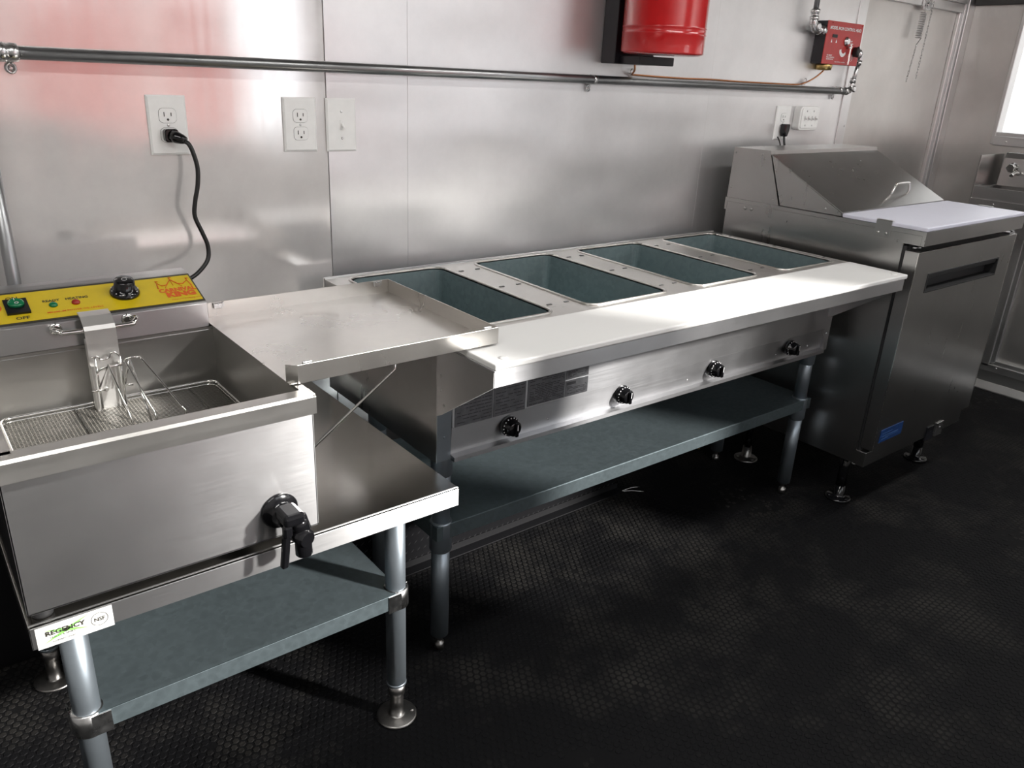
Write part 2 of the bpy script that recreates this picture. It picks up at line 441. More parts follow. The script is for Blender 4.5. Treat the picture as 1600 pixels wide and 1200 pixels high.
# ------------------------------------------------------------------ steam table
st = root('steam_table', 'long four-well stainless steam table against the brushed wall, white board along its front', 'steam table', (0, -.8, 0), rz=-.0106)
W = 1.46
ZT = .822
wells = [(.050, .315), (.422, .686), (.794, 1.052), (1.166, 1.420)]
WY0, WY1 = -.566, -.098
b = B()
edges = []
outer = [(0, -.592), (W, -.592), (W, -.078), (0, -.078)]
def loop(b, pts, z):
    v = [b.verts.new((p[0], p[1], z)) for p in pts]
    return v, [b.edges.new((v[i], v[(i+1) % len(v)])) for i in range(len(v))]
_, e = loop(b, outer, ZT); edges += e
wl = []
for x0, x1 in wells:
    v, e = loop(b, rrect(x0, x1, WY0, WY1, .028), ZT); edges += e; wl.append(v)
bmesh.ops.triangle_fill(b, use_beauty=True, edges=edges)
# edge skirts of the top
for (x0, y0), (x1, y1) in zip(outer, outer[1:]+outer[:1]):
    ngon(b, [(x0, y0, ZT), (x1, y1, ZT), (x1, y1, ZT-.02), (x0, y0, ZT-.02)])
top = obj('top_plate', b, M_steelh, st)
for x0, x1 in wells:
    b = B()
    P0 = rrect(x0, x1, WY0, WY1, .028); P1 = rrect(x0+.004, x1-.004, WY0+.004, WY1-.004, .026)
    # rolled bead
    ring = rrect(x0-.004, x1+.004, WY0-.004, WY1+.004, .031)
    pts = [Vector((p[0], p[1], ZT+.0008)) for p in ring]; tube(b, pts+[pts[0], pts[1]], .0032, 6)
    obj('well_rim', b, M_steelh, st)
    b = B()
    A = [b.verts.new((p[0], p[1], ZT-.0015)) for p in P1]
    P2 = rrect(x0+.006, x1-.006, WY0+.006, WY1-.006, .012); C = [b.verts.new((p[0], p[1], ZT-.18)) for p in P2]
    n = len(A)
    for i in range(n): b.faces.new((A[i], A[(i+1) % n], C[(i+1) % n], C[i]))
    b.faces.new(C)
    # corner seams, small studs
    for yy in (WY1-.008,):
        screw(b, (x0+.012, yy+.0015, ZT-.018), -Y, .003, .003); screw(b, (x1-.012, yy+.0015, ZT-.018), -Y, .003, .003)
    obj('well', b, M_galvwell, st, recalc=False)
# slot clips between wells
sl = B(); box(sl, .3365, .3505, -.1615, -.1555, ZT, ZT+.0015, .0006)
s0 = obj('slot_clip', sl, M_frame_dark, st)
for xa in (.3435, .395, .716, .765, 1.082, 1.137, 1.445):
    for ya in (-.1585, -.335, -.515):
        if abs(xa-.3435) < 1e-6 and ya == -.1585: continue
        dup(s0, (xa-.3435, ya+.1585, 0), st)
# rear lip and corner gusset
b = B(); box(b, -.002, W+.002, -.078, -.070, ZT-.03, ZT+.004, .002)
obj('rear_lip', b, M_steel, st)
b = B(); prism(b, [(0, ZT+.003), (.07, ZT+.003), (.055, ZT-.05), (0, ZT-.05)], 'y', -.095, -.079)
# body walls
b.free()
b = B(); box(b, 0, .0015, -.584, -.08, .543, ZT-.002, .0004); obj('side_panel', b, M_fridge, st)
b = B(); box(b, W-.0015-.02, W-.02, -.584, -.08, .543, ZT-.002, .0004); obj('side_panel', b, M_fridge, st)
b = B(); box(b, 0, W-.02, -.082, -.08, .543, ZT-.002); obj('rear_panel', b, M_galv, st)
b = B(); box(b, .002, W-.022, -.58, -.082, .5445, .546); obj('bottom_panel', b, M_galv, st)
# corner posts
for x0 in (0, W-.055):
    b = B(); box(b, x0+.0, x0+.035, -.5862, -.584, .545, ZT-.015, .0006)
    screw(b, (x0+.018, -.5862, .60), -Y, .003, .002)
    obj('corner_post', b, M_galvleg if x0 == 0 else M_fascia, st)
x0, x1 = .035, W-.055
b = B(); box(b, x0, x1, -.590, -.584, .6185, .785, .0008); obj('upper_fascia', b, M_fascia, st)
b = B(); prism(b, [(-.584, .6175), (-.588, .6175), (-.5835, .556), (-.60, .5535), (-.60, .5435), (-.584, .5435)], 'x', x0, x1); obj('control_fascia', b, M_fascia, st)
for sx in (.30, .78, 1.17, 1.33):
    b = B(); screw(b, (sx, -.5855, .575), -Y, .0025, .0015); obj('screw', b, M_zincfit, st)
# data plates engraved
def dataplate(xa, xb, za, zb, seed, rows, lab=None):
    b = B(); box(b, xa, xb, -.5912, -.5896, za, zb, .0004)
    o = obj('data_plate', b, M_mat_engr, st)
    b = B(); r = random.Random(seed); rr = 10
    z = zb-.013; k = 0
    box(b, xa+.004, xa+.004+.026, -.5916, -.591, z+.002, z+.009)
    while z > za+.004:
        z -= (zb-za-.012)/rows; x = xa+.005
        if z < za+.003: break
        while x < xb-.006:
            L_ = r.uniform(.004, .02)
            if r.random() < .8: box(b, x, min(x+L_, xb-.004), -.5915, -.591, z, z+.0016)
            x += L_+.0025
    obj('engraving', b, M_engr_dark, o)['kind'] = 'stuff'
    return o
dataplate(.040, .137, .619, .700, 1, 9)
dataplate(.139, .226, .619, .700, 2, 9)
dataplate(.232, .341, .622, .700, 3, 16)
dataplate(.343, .412, .664, .697, 4, 7)
dataplate(.343, .412, .622, .661, 5, 8)
# knobs
def knob():
    b = B(); c = Vector((.1835, -.587, .5886))
    lathe(b, c, -Y, [(0, .021), (.004, .0235), (.012, .0225), (.013, .019), (.026, .0175), (.029, .014), (.029, .006)], 28)
    box(b, c.x-.0045, c.x+.0045, c.y-.036, c.y-.026, c.z-.016, c.z+.016, .002)
    k = obj('control_knob', b, M_black, st)
    b = B()
    for a in range(-60, 240, 22):
        t = math.radians(a); p = c+Vector((math.cos(t)*.0208, -.0125, math.sin(t)*.0208))
        box(b, p.x-.0012, p.x+.0012, p.y-.0006, p.y+.0004, p.z-.0012, p.z+.0012)
    box(b, c.x-.001, c.x+.001, c.y-.0365, c.y-.0358, c.z, c.z+.014)
    obj('dial_marks', b, M_whitep, k)['kind'] = 'stuff'
    return k
k0 = knob()
for i in range(1, 4): dup(k0, (.3482*i, 0, 0), st)
# apron shelf under the white board
b = B(); box(b, 0, W-.012, -.7745, -.7725, .7785, .811, .0006)
box(b, 0, W-.012, -.7725, -.592, .8085, .811, .0006)
box(b, W-.014, W-.012, -.7725, -.592, .7785, .811); 
apron = obj('apron', b, M_fascia, st)
b = B(); prism(b, [(-.584, .8085), (-.7735, .8085), (-.7735, .7785), (-.60, .66), (-.584, .652)], 'x', -.001, .002)
for p in ((-.612, .685), (-.60, .715), (-.60, .745)): screw(b, (-.001, p[0], p[1]), -X, .004, .003)
obj('support_bracket', b, M_steel, st)
b = B(); prism(b, [(-.584, .8085), (-.7735, .8085), (-.7735, .7785), (-.60, .66), (-.584, .652)], 'x', W-.055, W-.052); obj('support_bracket', b, M_steel, st)
# undershelf
b = B(); box(b, .03, W+.02, -.545, -.10, .3546, .3566, .0006)
box(b, .03, W+.02, -.547, -.545, .3206, .3566, .0006); box(b, .03, W+.02, -.1, -.098, .3206, .3566)
box(b, .028, .03, -.547, -.1, .3206, .3566); box(b, W+.018, W+.02, -.547, -.1, .3206, .3566)
obj('undershelf', b, M_galv, st)
def stleg(x, y):
    b = B()
    cyl(b, (x, y, .3), (x, y, .548), .0205, n=24)
    lathe(b, (x, y, .475), Z, [(0, .0205), (.004, .0245), (.06, .0245), (.07, .0205)])
    lathe(b, (x, y, .28), Z, [(0, .0215), (.006, .026), (.075, .026), (.08, .0245), (.0805, .0215)])
    cyl(b, (x, y, .045), (x, y, .30), .0215, .0215, n=24)
    l = obj('leg', b, M_galvleg, st)
    b = B(); lathe(b, (x, y, 0), Z, [(0, .008), (.002, .0115), (.02, .012), (.021, .007), (.036, .007), (.037, .014), (.05, .015)], 18)
    obj('leg_foot', b, M_foot, l)
    return l
l0 = stleg(.0535, -.523)
dup(l0, (1.397, 0, 0), st); dup(l0, (0, .288, 0), st); dup(l0, (1.397, .288, 0), st)
# white board
cb = B(); box(cb, 0, W, -.776, -.5925, .811, .8236, .003, 2)
wb = obj('cutting_board', cb, M_white, st, 'long white polyethylene board')
for x in (.035, W-.035):
    b = B(); lathe(b, (x, -.752, .8236), Z, [(0, .009), (.0012, .0085), (.0018, .004)], 18); obj('board_plug', b, M_white, wb)

# ------------------------------------------------------------------ work stand under the fryer
fs = root('equipment_stand', 'low stainless equipment stand carrying the countertop fryer, grey undershelf below', 'stand', (-.4, -.4, 0))
TX0, TX1, TY, TZ = -.760, -.0465, -.7374, .5725
b = B()
box(b, TX0+.0005, TX1-.0005, TY+.0005, -.0505, TZ-.002, TZ+.0001, 0)
for a in ((TX0, TX1, -.052, -.05), (TX0, TX0+.002, TY, -.05), (TX1-.002, TX1, TY, -.05)):
    box(b, a[0], a[1], a[2], a[3], TZ-.037, TZ, .0006)
obj('tabletop', b, M_stand, fs)
b = B(); prism(b, [(TY, TZ-.037), (TY, TZ-.003), (TY+.003, TZ+.0006), (TY+.006, TZ+.0006), (TY+.006, TZ-.001), (TY+.0025, TZ-.004), (TY+.0025, TZ-.037)], 'x', TX0+.0002, TX1-.0002); obj('front_lip', b, M_steel, fs)
LX0, LX1, LYF, LYB = -.702, -.1363, -.651, -.12
b = B(); z = .335
box(b, LX0+.0, LX1-.0, LYF-.0105, LYB+.014, z-.002, z, .0005)
box(b, LX0+.012, LX1-.012, LYF-.024, LYF-.022, z-.034, z, .0006); box(b, LX0+.012, LX1-.012, LYF-.0238, LYF-.010, z-.002, z)
box(b, LX0+.01, LX1-.01, LYB+.014, LYB+.016, z-.034, z)
box(b, LX1+.0, LX1+.002, LYF+.02, LYB-.02, z-.034, z); box(b, LX0-.002, LX0, LYF+.02, LYB-.02, z-.034, z)
obj('undershelf', b, M_galv, fs)
def fsleg(x, y):
    b = B(); cyl(b, (x, y, .09), (x, y, TZ-.003), .0205, n=28)
    lathe(b, (x, y, .088), Z, [(0, .019), (.002, .0212), (.006, .0212), (.008, .0205)])
    l = obj('leg', b, M_galvleg, fs)
    b = B(); lathe(b, (x, y, .292), Z, [(0, .022), (.002, .026), (.042, .026), (.044, .0215)], 28)
    sx = 1 if x < -.4 else -1; sy = 1 if y < -.4 else -1
    box(b, min(x, x+sx*.03), max(x, x+sx*.03), y-sy*.026, y-sy*.0235, .294, .334, .0006)
    box(b, x-sx*.026, x-sx*.0235, min(y, y+sy*.03), max(y, y+sy*.03), .294, .334, .0006)
    obj('shelf_clamp', b, M_zincfit, l)
    b = B(); lathe(b, (x, y, 0), Z, [(0, .043), (.003, .0435), (.005, .040), (.0065, .02), (.008, .0145), (.06, .0145), (.062, .017), (.088, .0185)], 32)
    screw(b, (x+.03, y-.012, .0055), Z, .005, .003)
    obj('flanged_foot', b, M_foot, l)
for x in (LX0, LX1):
    for y in (LYF, LYB): fsleg(x, y)
# maker's sticker on the front edge
b = B(); box(b, -.7535, -.6555, TY-.0016, TY-.0008, .5335, .5685, .0002)
sk = obj('sticker', b, M_sticker, fs, 'white maker sticker with green burst')
b = B(); c = Vector((-.716, TY-.0019, .5535))
for i, (L_, w_) in enumerate(((.034, .0045), (.030, .005))):
    a = math.radians((24, -17)[i]); d = Vector((math.cos(a), 0, math.sin(a))); n_ = Vector((-math.sin(a), 0, math.cos(a)))
    ngon(b, [c-d*L_, c-n_*w_*.6, c+d*L_, c+n_*w_*.6])
obj('green_burst', b, M_greenp, sk)
text('lettering', 'REGENCY', .0098, (-.7425, TY-.0021, .5525), X, Z, M_dark, sk, off=.0004, squash=1.15, lift=.0)
text('lettering', 'TABLES & SINKS', .0042, (-.738, TY-.0021, .5465), X, Z, M_dark, sk, squash=1.1, lift=.0)
text('lettering', 'NSF', .0085, (-.6735, TY-.0021, .5495), X, Z, M_dark, sk, align='CENTER', off=.0002, lift=0)
text('lettering', 'EQUIPMENT STAND', .0032, (-.735, TY-.0021, .5395), X, Z, M_dark, sk, lift=0)
b = B(); pts = [Vector((-.6735+.011*math.cos(t*PI/14), TY-.0019, .5523+.0105*math.sin(t*PI/14))) for t in range(29)]
tube(b, pts, .0004, 4); obj('certification_ring', b, M_dark, sk)

# ------------------------------------------------------------------ countertop fryer
fr = root('countertop_fryer', 'stainless countertop fryer with yellow control panel and black drain tap', 'fryer', (-.545, -.45, TZ))
FX0, FX1, FY, FB, FZ0, FZ1, RZ = -.758, -.331, -.737, -.20, .591, .795, .827
b = B()
box(b, FX0, FX1, FY, FY+.002, FZ0, RZ-.003, .0006)
box(b, FX0, FX0+.002, FY, FB, FZ0, RZ-.003); box(b, FX1-.002, FX1, FY, FB, FZ0, RZ-.003)
box(b, FX0, FX1, FB-.002, FB, FZ0, RZ-.003); box(b, FX0, FX1, FY, FB, FZ0, FZ0+.002)
obj('body', b, M_steel, fr)
b = B(); # rim: front lip folded, right and left rolled edges
RX0, RX1, RY = -.762, -.3266, -.742
prism(b, [(RY, FZ1), (RY, RZ-.004), (RY+.004, RZ), (RY+.030, RZ), (RY+.030, RZ-.003), (RY+.006, RZ-.003), (RY+.003, RZ-.006), (RY+.003, FZ1)], 'x', RX0, RX1)
box(b, RX1-.004, RX1, RY+.001, -.31, FZ1+.02, RZ, .001); box(b, RX0, RX0+.026, RY+.02, -.31, RZ-.003, RZ, .001)
box(b, RX1-.014, RX1, RY+.02, -.31, RZ-.003, RZ-.0004, .0008)
obj('rim', b, M_tanks, fr)
# tank liner
tx0, tx1, ty0, ty1, tb = -.736, -.342, -.712, -.313, .655
b = B()
Q = lambda x0, x1, y0, y1, z: [(x0, y0, z), (x1, y0, z), (x1, y1, z), (x0, y1, z)]
A = [b.verts.new(p) for p in Q(tx0, tx1, ty0, ty1, RZ-.0025)]
C = [b.verts.new(p) for p in Q(tx0, tx1, ty0, ty1, tb)]
for i in range(4): b.faces.new((A[i], A[(i+1) % 4], C[(i+1) % 4], C[i]))
b.faces.new(C)
obj('tank', b, M_tanks, fr, recalc=False)
b = B(); box(b, tx0+.002, tx1-.002, ty1-.0015, ty1-.0002, RZ-.010, RZ-.008, .0004); obj('weld_line', b, M_steel, fr)
# control head
HX0, HX1, HF = -.756, -.347, -.3115
HZ0, HZ1 = RZ-.003, .8705
HT = (-.2042, .9075)   # top front edge (y, z) of the sloping panel
b = B()
prism(b, [(HF, HZ0), (HF, HZ1), (HF+.004, HZ1+.003), HT, (-.19, .9095), (-.165, .909), (-.165, .60), (FB-.001, .60), (FB-.001, HZ0)], 'x', HX0, HX1, bev=.0007)
head = obj('control_head', b, M_steel, fr)
sd_ = Vector((0, HT[0]-(HF+.004), HT[1]-(HZ1+.003))); SL = sd_.length; sd_.normalize(); nn = X.cross(sd_)
O = Vector((0, HF+.004, HZ1+.003))
def S(x, s, h=0.0): return Vector((x, O.y, O.z))+sd_*s+nn*h
def quad_s(b, x0, x1, s0, s1, h0, h1, mi=0):
    P = [S(x0, s0, h0), S(x1, s0, h0), S(x1, s1, h0), S(x0, s1, h0)]; R = [p+nn*(h1-h0) for p in P]
    p_ = [b.verts.new(p) for p in P]; r_ = [b.verts.new(p) for p in R]
    b.faces.new(p_[::-1]); b.faces.new(r_)
    for i in range(4): b.faces.new((p_[i], p_[(i+1) % 4], r_[(i+1) % 4], r_[i]))
b = B(); quad_s(b, HX0+.001, HX1-.001, .002, SL-.006, .0002, .0012); fac = obj('panel_border', b, M_dark, fr)
b = B(); quad_s(b, HX0+.002, HX1-.004, .007, SL-.012, .0012, .0017); yp = obj('yellow_panel', b, M_yel, fr, 'glossy yellow printed control panel')
H = .0018
kc = S(-.478, .058, H)
b = B(); lathe(b, kc, nn, [(0, .0255), (.003, .0262), (.006, .0245), (.010, .0215), (.0105, .0185), (.027, .0175), (.0295, .0155), (.030, .006)], 32)
kn = obj('temperature_knob', b, M_black, fr)
b = B()
for a in range(-70, 251, 32):
    t = math.radians(a); p = kc+(X*math.cos(t)+sd_*math.sin(t))*.0226+nn*.0088
    lathe(b, p, nn, [(0, .0011), (.0008, .0011)], 6)
pts = [kc+nn*.0303+(X*math.cos(t*PI/8)+sd_*math.sin(t*PI/8))*.0045 for t in range(17)]; tube(b, pts, .0004, 4)
obj('dial_marks', b, M_whitep, kn)['kind'] = 'stuff'
# rocker switch
b = B(); quad_s(b, -.672, -.636, .030, .075, H, H+.004); rk = obj('power_switch', b, M_black, fr)
b = B(); c0 = S(-.654, .058, H+.004); lathe(b, c0, nn, [(0, .0135), (.004, .0125), (.006, .009)], 20); obj('switch_rocker', b, M_green, rk)
text('lettering', 'I', .011, S(-.6555, .060, H+.0105), X, sd_, M_whitep, rk, lift=0, align='CENTER')
text('lettering', 'O', .009, S(-.6535, .049, H+.0105), X, sd_, M_whitep, rk, lift=0, align='CENTER')
for x_, mt, nm in ((-.599, M_green, 'ready_lamp'), (-.563, M_redl, 'heating_lamp')):
    b = B(); lathe(b, S(x_, .046, H), nn, [(0, .0072), (.002, .007), (.0045, .005), (.0055, .002)], 18); obj(nm, b, mt, fr)
T = lambda s, size, x, ss, mt, **k: text('lettering', s, size, S(x, ss, H), X, sd_, mt, yp, lift=.0003, **k)
T('ON', .012, -.657, .078, M_dark, align='CENTER', off=.0003)
T('OFF', .012, -.651, .014, M_dark, align='CENTER', off=.0003)
T('READY', .0095, -.600, .058, M_dark, align='CENTER', off=.0003, squash=.92)
T('HEATING', .0095, -.5585, .058, M_dark, align='CENTER', off=.0003, squash=.92)
T('MINIMUM POWER OIL LEVELS', .0068, -.613, .022, M_orange, squash=1.0, off=.0001)
T('CARNIVAL', .0165, -.3855, .044, M_orange, align='CENTER', off=.0009, squash=.86)
T('KING', .0220, -.3835, .026, M_orange, align='CENTER', off=.0015, squash=1.0)
T('www.carnivalking.com', .0068, -.3790, .014, M_orange, align='CENTER', squash=.9)
b = B()   # crown of pennant tents above the name
def crown(pts, r=.0011): tube(b, [S(x_, s_, H+.0006) for x_, s_ in pts], r, 5)
crown([(-.418, .058), (-.416, .077), (-.409, .067), (-.400, .068), (-.389, .086), (-.379, .069), (-.370, .067), (-.359, .078), (-.356, .058)])
for x_, s_ in ((-.416, .077), (-.389, .086), (-.359, .078)):
    crown([(x_, s_), (x_-.001, s_+.008)], .0005); crown([(x_-.001, s_+.008), (x_+.004, s_+.006), (x_-.0005, s_+.004)], .0006)
crown([(-.405, .058), (-.400, .068)], .0005); crown([(-.374, .058), (-.379, .069)], .0005); crown([(-.389, .086), (-.389, .064)], .0005)
obj('crown_emblem', b, M_orange, yp)
b = B(); lathe(b, S(-.689, .056, H), nn, [(0, .013), (.0004, .013)], 18); obj('warning_dot', b, M_orange, yp)
# lift bar on the head
b = B()
tube(b, [(-.612, HF, .858), (-.616, -.335, .866), (-.606, -.345, .863), (-.595, -.3465, .861), (-.500, -.3465, .861), (-.490, -.345, .863), (-.4825, -.335, .868), (-.488, HF, .862)], .0042, 10, smooth=4)
obj('lift_bar', b, M_chrome, fr)
for x_ in (-.608, -.492):
    b = B(); lathe(b, (x_, HF, .860), -Y, [(0, .011), (.0015, .010), (.003, .006)], 16); obj('bar_washer', b, M_chrome, fr)
# hanging element bracket
b = B()
hx0, hx1 = -.572, -.522
prof = [(HF-.001, .885), (-.335, .882), (-.3525, .869), (-.3565, .862), (-.3575, .70)]
t_ = .0018
poly = prof+[(y+t_, z-(t_ if i < 3 else 0)) for i, (y, z) in reversed(list(enumerate(prof)))]
prism(b, poly, 'x', hx0, hx1)
box(b, hx0, hx0+.0016, -.357, -.342, .70, .845); box(b, hx1-.0016, hx1, -.357, -.342, .70, .845)
box(b, hx0, hx0+.006, -.3640, -.3565, .70, .80, .001); box(b, hx1-.006, hx1, -.3640, -.3565, .70, .80, .001)
lathe(b, (-.5525, -.3575, .752), -Y, [(0, .005), (.001, .005), (.0022, .003)], 14)
obj('hanging_bracket', b, M_brk, fr)
# drain tap
tp = Vector((-.397, FY, .640))
b = B(); lathe(b, tp, -Y, [(0, .030), (.004, .0305), (.007, .028), (.008, .02), (.03, .016), (.045, .016)], 28); tap = obj('drain_tap', b, M_black, fr)
b = B(); box(b, tp.x-.018, tp.x+.016, FY-.068, FY-.022, tp.z+.002, tp.z+.024, .007, 3); cyl(b, (tp.x+.008, FY-.05, tp.z+.01), (tp.x+.012, FY-.058, tp.z-.012), .015, n=20)
obj('valve_body', b, M_black, tap)
b = B(); lathe(b, (tp.x+.006, FY-.045, tp.z-.018), Vector((.25, -1, -.1)), [(0, .0135), (.002, .015), (.028, .015), (.0285, .0125), (.032, .0125)], 24)
obj('valve_cap', b, M_black, tap)
b = B(); lathe(b, (tp.x+.012, FY-.061, tp.z-.012), -Z, [(0, .0125), (.02, .0135), (.040, .0135), (.042, .012), (.042, .006)], 24); obj('spout', b, M_black, tap)
b = B(); prism(b, [(tp.x-.020, tp.z-.008), (tp.x-.008, tp.z-.008), (tp.x-.015, tp.z-.068), (tp.x-.027, tp.z-.068)], 'y', FY-.066, FY-.054, bev=.003)
box(b, tp.x-.02, tp.x-.006, FY-.068, FY-.055, tp.z-.014, tp.z+.006, .003)
obj('lever', b, M_black, tap)
for x_, y_ in ((-.352, -.712), (-.738, -.712), (-.352, -.23), (-.738, -.23)):
    b = B(); lathe(b, (x_, y_, TZ+.0006), Z, [(0, .0135), (.004, .0145), (.014, .0145), (.019, .012)], 20); obj('rubber_foot', b, M_blackm, fr)

# ------------------------------------------------------------------ fry basket
bk = root('fry_basket', 'wide flat wire-mesh basket with folded wire handles inside the fryer tank', 'basket', (-.54, -.50, .66))
bx0, bx1, by0, by1, bz = -.7185, -.3560, -.700, -.336, .722
b = B()
pts = [Vector((p[0], p[1], bz)) for p in rrect(bx0, bx1, by0, by1, .018, 4)]; tube(b, pts+pts[:2], .0026, 8)
pts = [Vector((p[0], p[1], bz-.006)) for p in rrect(bx0+.001, bx1-.001, by0+.001, by1-.001, .018, 4)]; tube(b, pts+pts[:2], .0016, 6)
obj('basket_rim', b, M_chrome, bk)
def mesh_sheet():
    vs = []; fs_ = []; r = .0008
    def bar(p, q, nrm):
        d = Vector(q)-Vector(p); s = d.normalized().cross(Vector(nrm))*r; u = Vector(nrm)*r; k = len(vs)
        for o_ in (p, q):
            for a, c in ((-1, -1), (1, -1), (1, 1), (-1, 1)): vs.append(tuple(Vector(o_)+s*a+u*c))
        for i in range(4): fs_.append((k+i, k+(i+1) % 4, k+4+(i+1) % 4, k+4+i))
    z = bz-.008; st_ = .0056
    x = bx0+.003
    while x < bx1: bar((x, by0+.002, z), (x, by1-.002, z), (0, 0, 1)); bar((x, by1-.001, z), (x, by1-.001, bz), (0, 1, 0)); bar((x, by0+.001, z), (x, by0+.001, bz), (0, 1, 0)); x += st_
    y = by0+.003
    while y < by1: bar((bx0+.002, y, z+.0012), (bx1-.002, y, z+.0012), (0, 0, 1)); bar((bx0+.001, y, z), (bx0+.001, y, bz), (1, 0, 0)); bar((bx1-.001, y, z), (bx1-.001, y, bz), (1, 0, 0)); y += st_
    me = bpy.data.meshes.new('wire_mesh'); me.from_pydata(vs, [], fs_); me.update()
    o = link('wire_mesh', me, M_wire, bk)
    for v in me.vertices: v.co -= BASE[bk.name]
    o['kind'] = 'stuff'
mesh_sheet()
for x_ in (-.604, -.408):
    b = B(); tube(b, [(x_, by0, bz-.006), (x_, by1, bz-.006)], .0014, 6); obj('cross_wire', b, M_chrome, bk)
WR = .0019
b = B()
tube(b, [(-.5706, -.372, .8185), (-.5604, -.372, .819), (-.5573, -.372, .8125), (-.5438, -.372, .8135), (-.5397, -.372, .8211), (-.5323, -.372, .8221), (-.526, -.372, .815)], WR, 7, smooth=3)
tube(b, [(-.5647, -.372, .8174), (-.5645, -.372, .722)], WR, 7); tube(b, [(-.5249, -.372, .8155), (-.5263, -.372, .722)], WR, 7)
tube(b, [(-.566, -.374, .790), (-.5555, -.376, .798), (-.524, -.374, .798)], WR, 7, smooth=3)
tube(b, [(-.578, -.374, .758), (-.556, -.374, .757)], WR, 7); tube(b, [(-.524, -.376, .760), (-.511, -.376, .758)], WR, 7)
obj('hook_frame', b, M_chrome, bk)
b = B(); tube(b, [(-.5655, -.380, .766), (-.5481, -.386, .806), (-.5406, -.4912, .7205)], WR, 7); tube(b, [(-.5253, -.383, .765), (-.5146, -.386, .8076)], WR, 7)
obj('wire_handle', b, M_chrome, bk)
b = B(); tube(b, [(-.5241, -.388, .8086), (-.5205, -.392, .8055), (-.505, -.477, .742), (-.5026, -.4874, .7205)], WR, 7)
tube(b, [(-.5136, -.386, .8109), (-.5106, -.4823, .7205)], WR, 7)
tube(b, [(-.5241, -.388, .8086), (-.5190, -.389, .8125), (-.5098, -.390, .8143), (-.5005, -.391, .8125), (-.4945, -.396, .8080), (-.463, -.494, .748), (-.4594, -.497, .738), (-.4594, -.4924, .7205)], WR, 7, smooth=4)
obj('wire_handle', b, M_chrome, bk)

# ------------------------------------------------------------------ drain tray
tr = root('drain_tray', 'shallow open steel drain tray between fryer and steam table', 'tray', (-.14, -.48, .829))
X0, X1, Y0, Y1, Z0, Z1 = -.347, .0694, -.6887, -.275, .8290, .8600
b = B(); box(b, X0, X1, Y0, Y1, Z0, Z0+.0015); obj('tray_floor', b, M_tray, tr)
for a in ((X0+.014, X1, Y0-.0014, Y0), (X0, X1, Y1, Y1+.0014)):
    b = B(); box(b, *a, Z0-.001, Z1, .0005); obj('tray_wall', b, M_tray, tr)
b = B(); box(b, X1, X1+.0014, Y0-.0014, Y1+.0014, Z0-.001, Z1, .0005); obj('tray_wall', b, M_tray, tr)
b = B(); prism(b, [(X0+.014, Y0), (X0+.014, Y0-.0014), (X0-.001, Y0+.011), (X0, Y0+.0124)], 'z', Z0-.001, Z1); obj('corner_flap', b, M_tray, tr)
b = B(); box(b, X0-.001, X0+.0004, Y1-.012, Y1+.0014, Z0-.001, Z1, .0003); obj('corner_flap', b, M_tray, tr)
for x_ in (X0+.030, .040):
    b = B(); box(b, x_-.009, x_+.009, Y1-.0055, Y1-.0004, Z1-.013, Z1-.002, .001); box(b, x_+.009, x_+.013, Y1-.003, Y1-.0004, Z1-.010, Z1-.001, .0005); obj('latch_clip', b, M_zincfit, tr)
for x_ in (X0+.033, .047):
    b = B(); box(b, x_-.008, x_+.008, Y0, Y0+.006, Z1-.004, Z1+.003, .001); obj('latch_clip', b, M_zincfit, tr)
b = B(); tube(b, [(-.1376, -.66, .8285), (-.1376, -.66, .8057), (-.3268, -.704, .7115)], .0026, 8); obj('support_rod', b, M_chrome, tr, 'thin steel prop rod')

# ------------------------------------------------------------------ sandwich prep cooler
pc = root('prep_cooler', 'tall stainless prep cooler with sloping lid right of the steam table', 'refrigerator', (1.85, -.42, 0))
GX0, GX1, GYB, GYF = 1.514, 2.200, -.088, -.792
ZB0, ZB1, ZS = .177, .898, .9387
b = B()
CY = -.728
box(b, GX0+.010, GX0+.012, CY, GYB, ZB0, ZB1, .0006); box(b, GX1-.006, GX1-.004, CY, GYB, ZB0, ZB1, .0006)
box(b, GX0+.0122, GX1-.0062, GYB-.002, GYB-.0002, ZB0+.001, ZB1-.001); box(b, GX0+.0122, GX1-.0062, CY+.0005, GYB-.003, ZB0+.0005, ZB0+.03, .001)
box(b, GX0+.0122, GX1-.0062, CY+.0005, GYB-.003, ZB1-.03, ZB1-.001)
box(b, GX0+.0125, GX1-.006, CY+.004, CY+.02, ZB0+.03, ZB1-.03)
obj('cabinet', b, M_fridge, pc)
b = B(); box(b, GX0+.008, GX0+.03, CY-.012, CY, ZB0+.04, ZB1-.005, .003); box(b, GX1-.03, GX1-.008, CY-.012, CY, ZB0+.04, ZB1-.005, .003)
box(b, GX0+.03, GX1-.03, CY-.012, CY, ZB1-.03, ZB1-.005, .003); box(b, GX0+.03, GX1-.03, CY-.012, CY, ZB0+.04, ZB0+.06, .003)
obj('door_gasket', b, M_blackm, pc)
b = B(); box(b, GX0+.006, GX1-.006, CY-.035, CY-.0, ZB0, ZB0+.05, .001)
obj('kick_panel', b, M_fridge, pc)
for x_ in (1.93, 2.0):
    b = B(); box(b, x_, x_+.05, CY-.040, CY-.034, ZB0-.012, ZB0+.04, .001); screw(b, (x_+.025, CY-.04, ZB0+.02), -Y); obj('lower_hinge', b, M_blackbox if x_ < 1.95 else M_zincfit, pc)
DX0, DX1, DY, DZ0, DZ1 = 1.520, 2.200, -.7805, .2411, .8774
b = B()
hx_0, hx_1, hz0, hz1 = 1.6135, 2.098, .752, .802
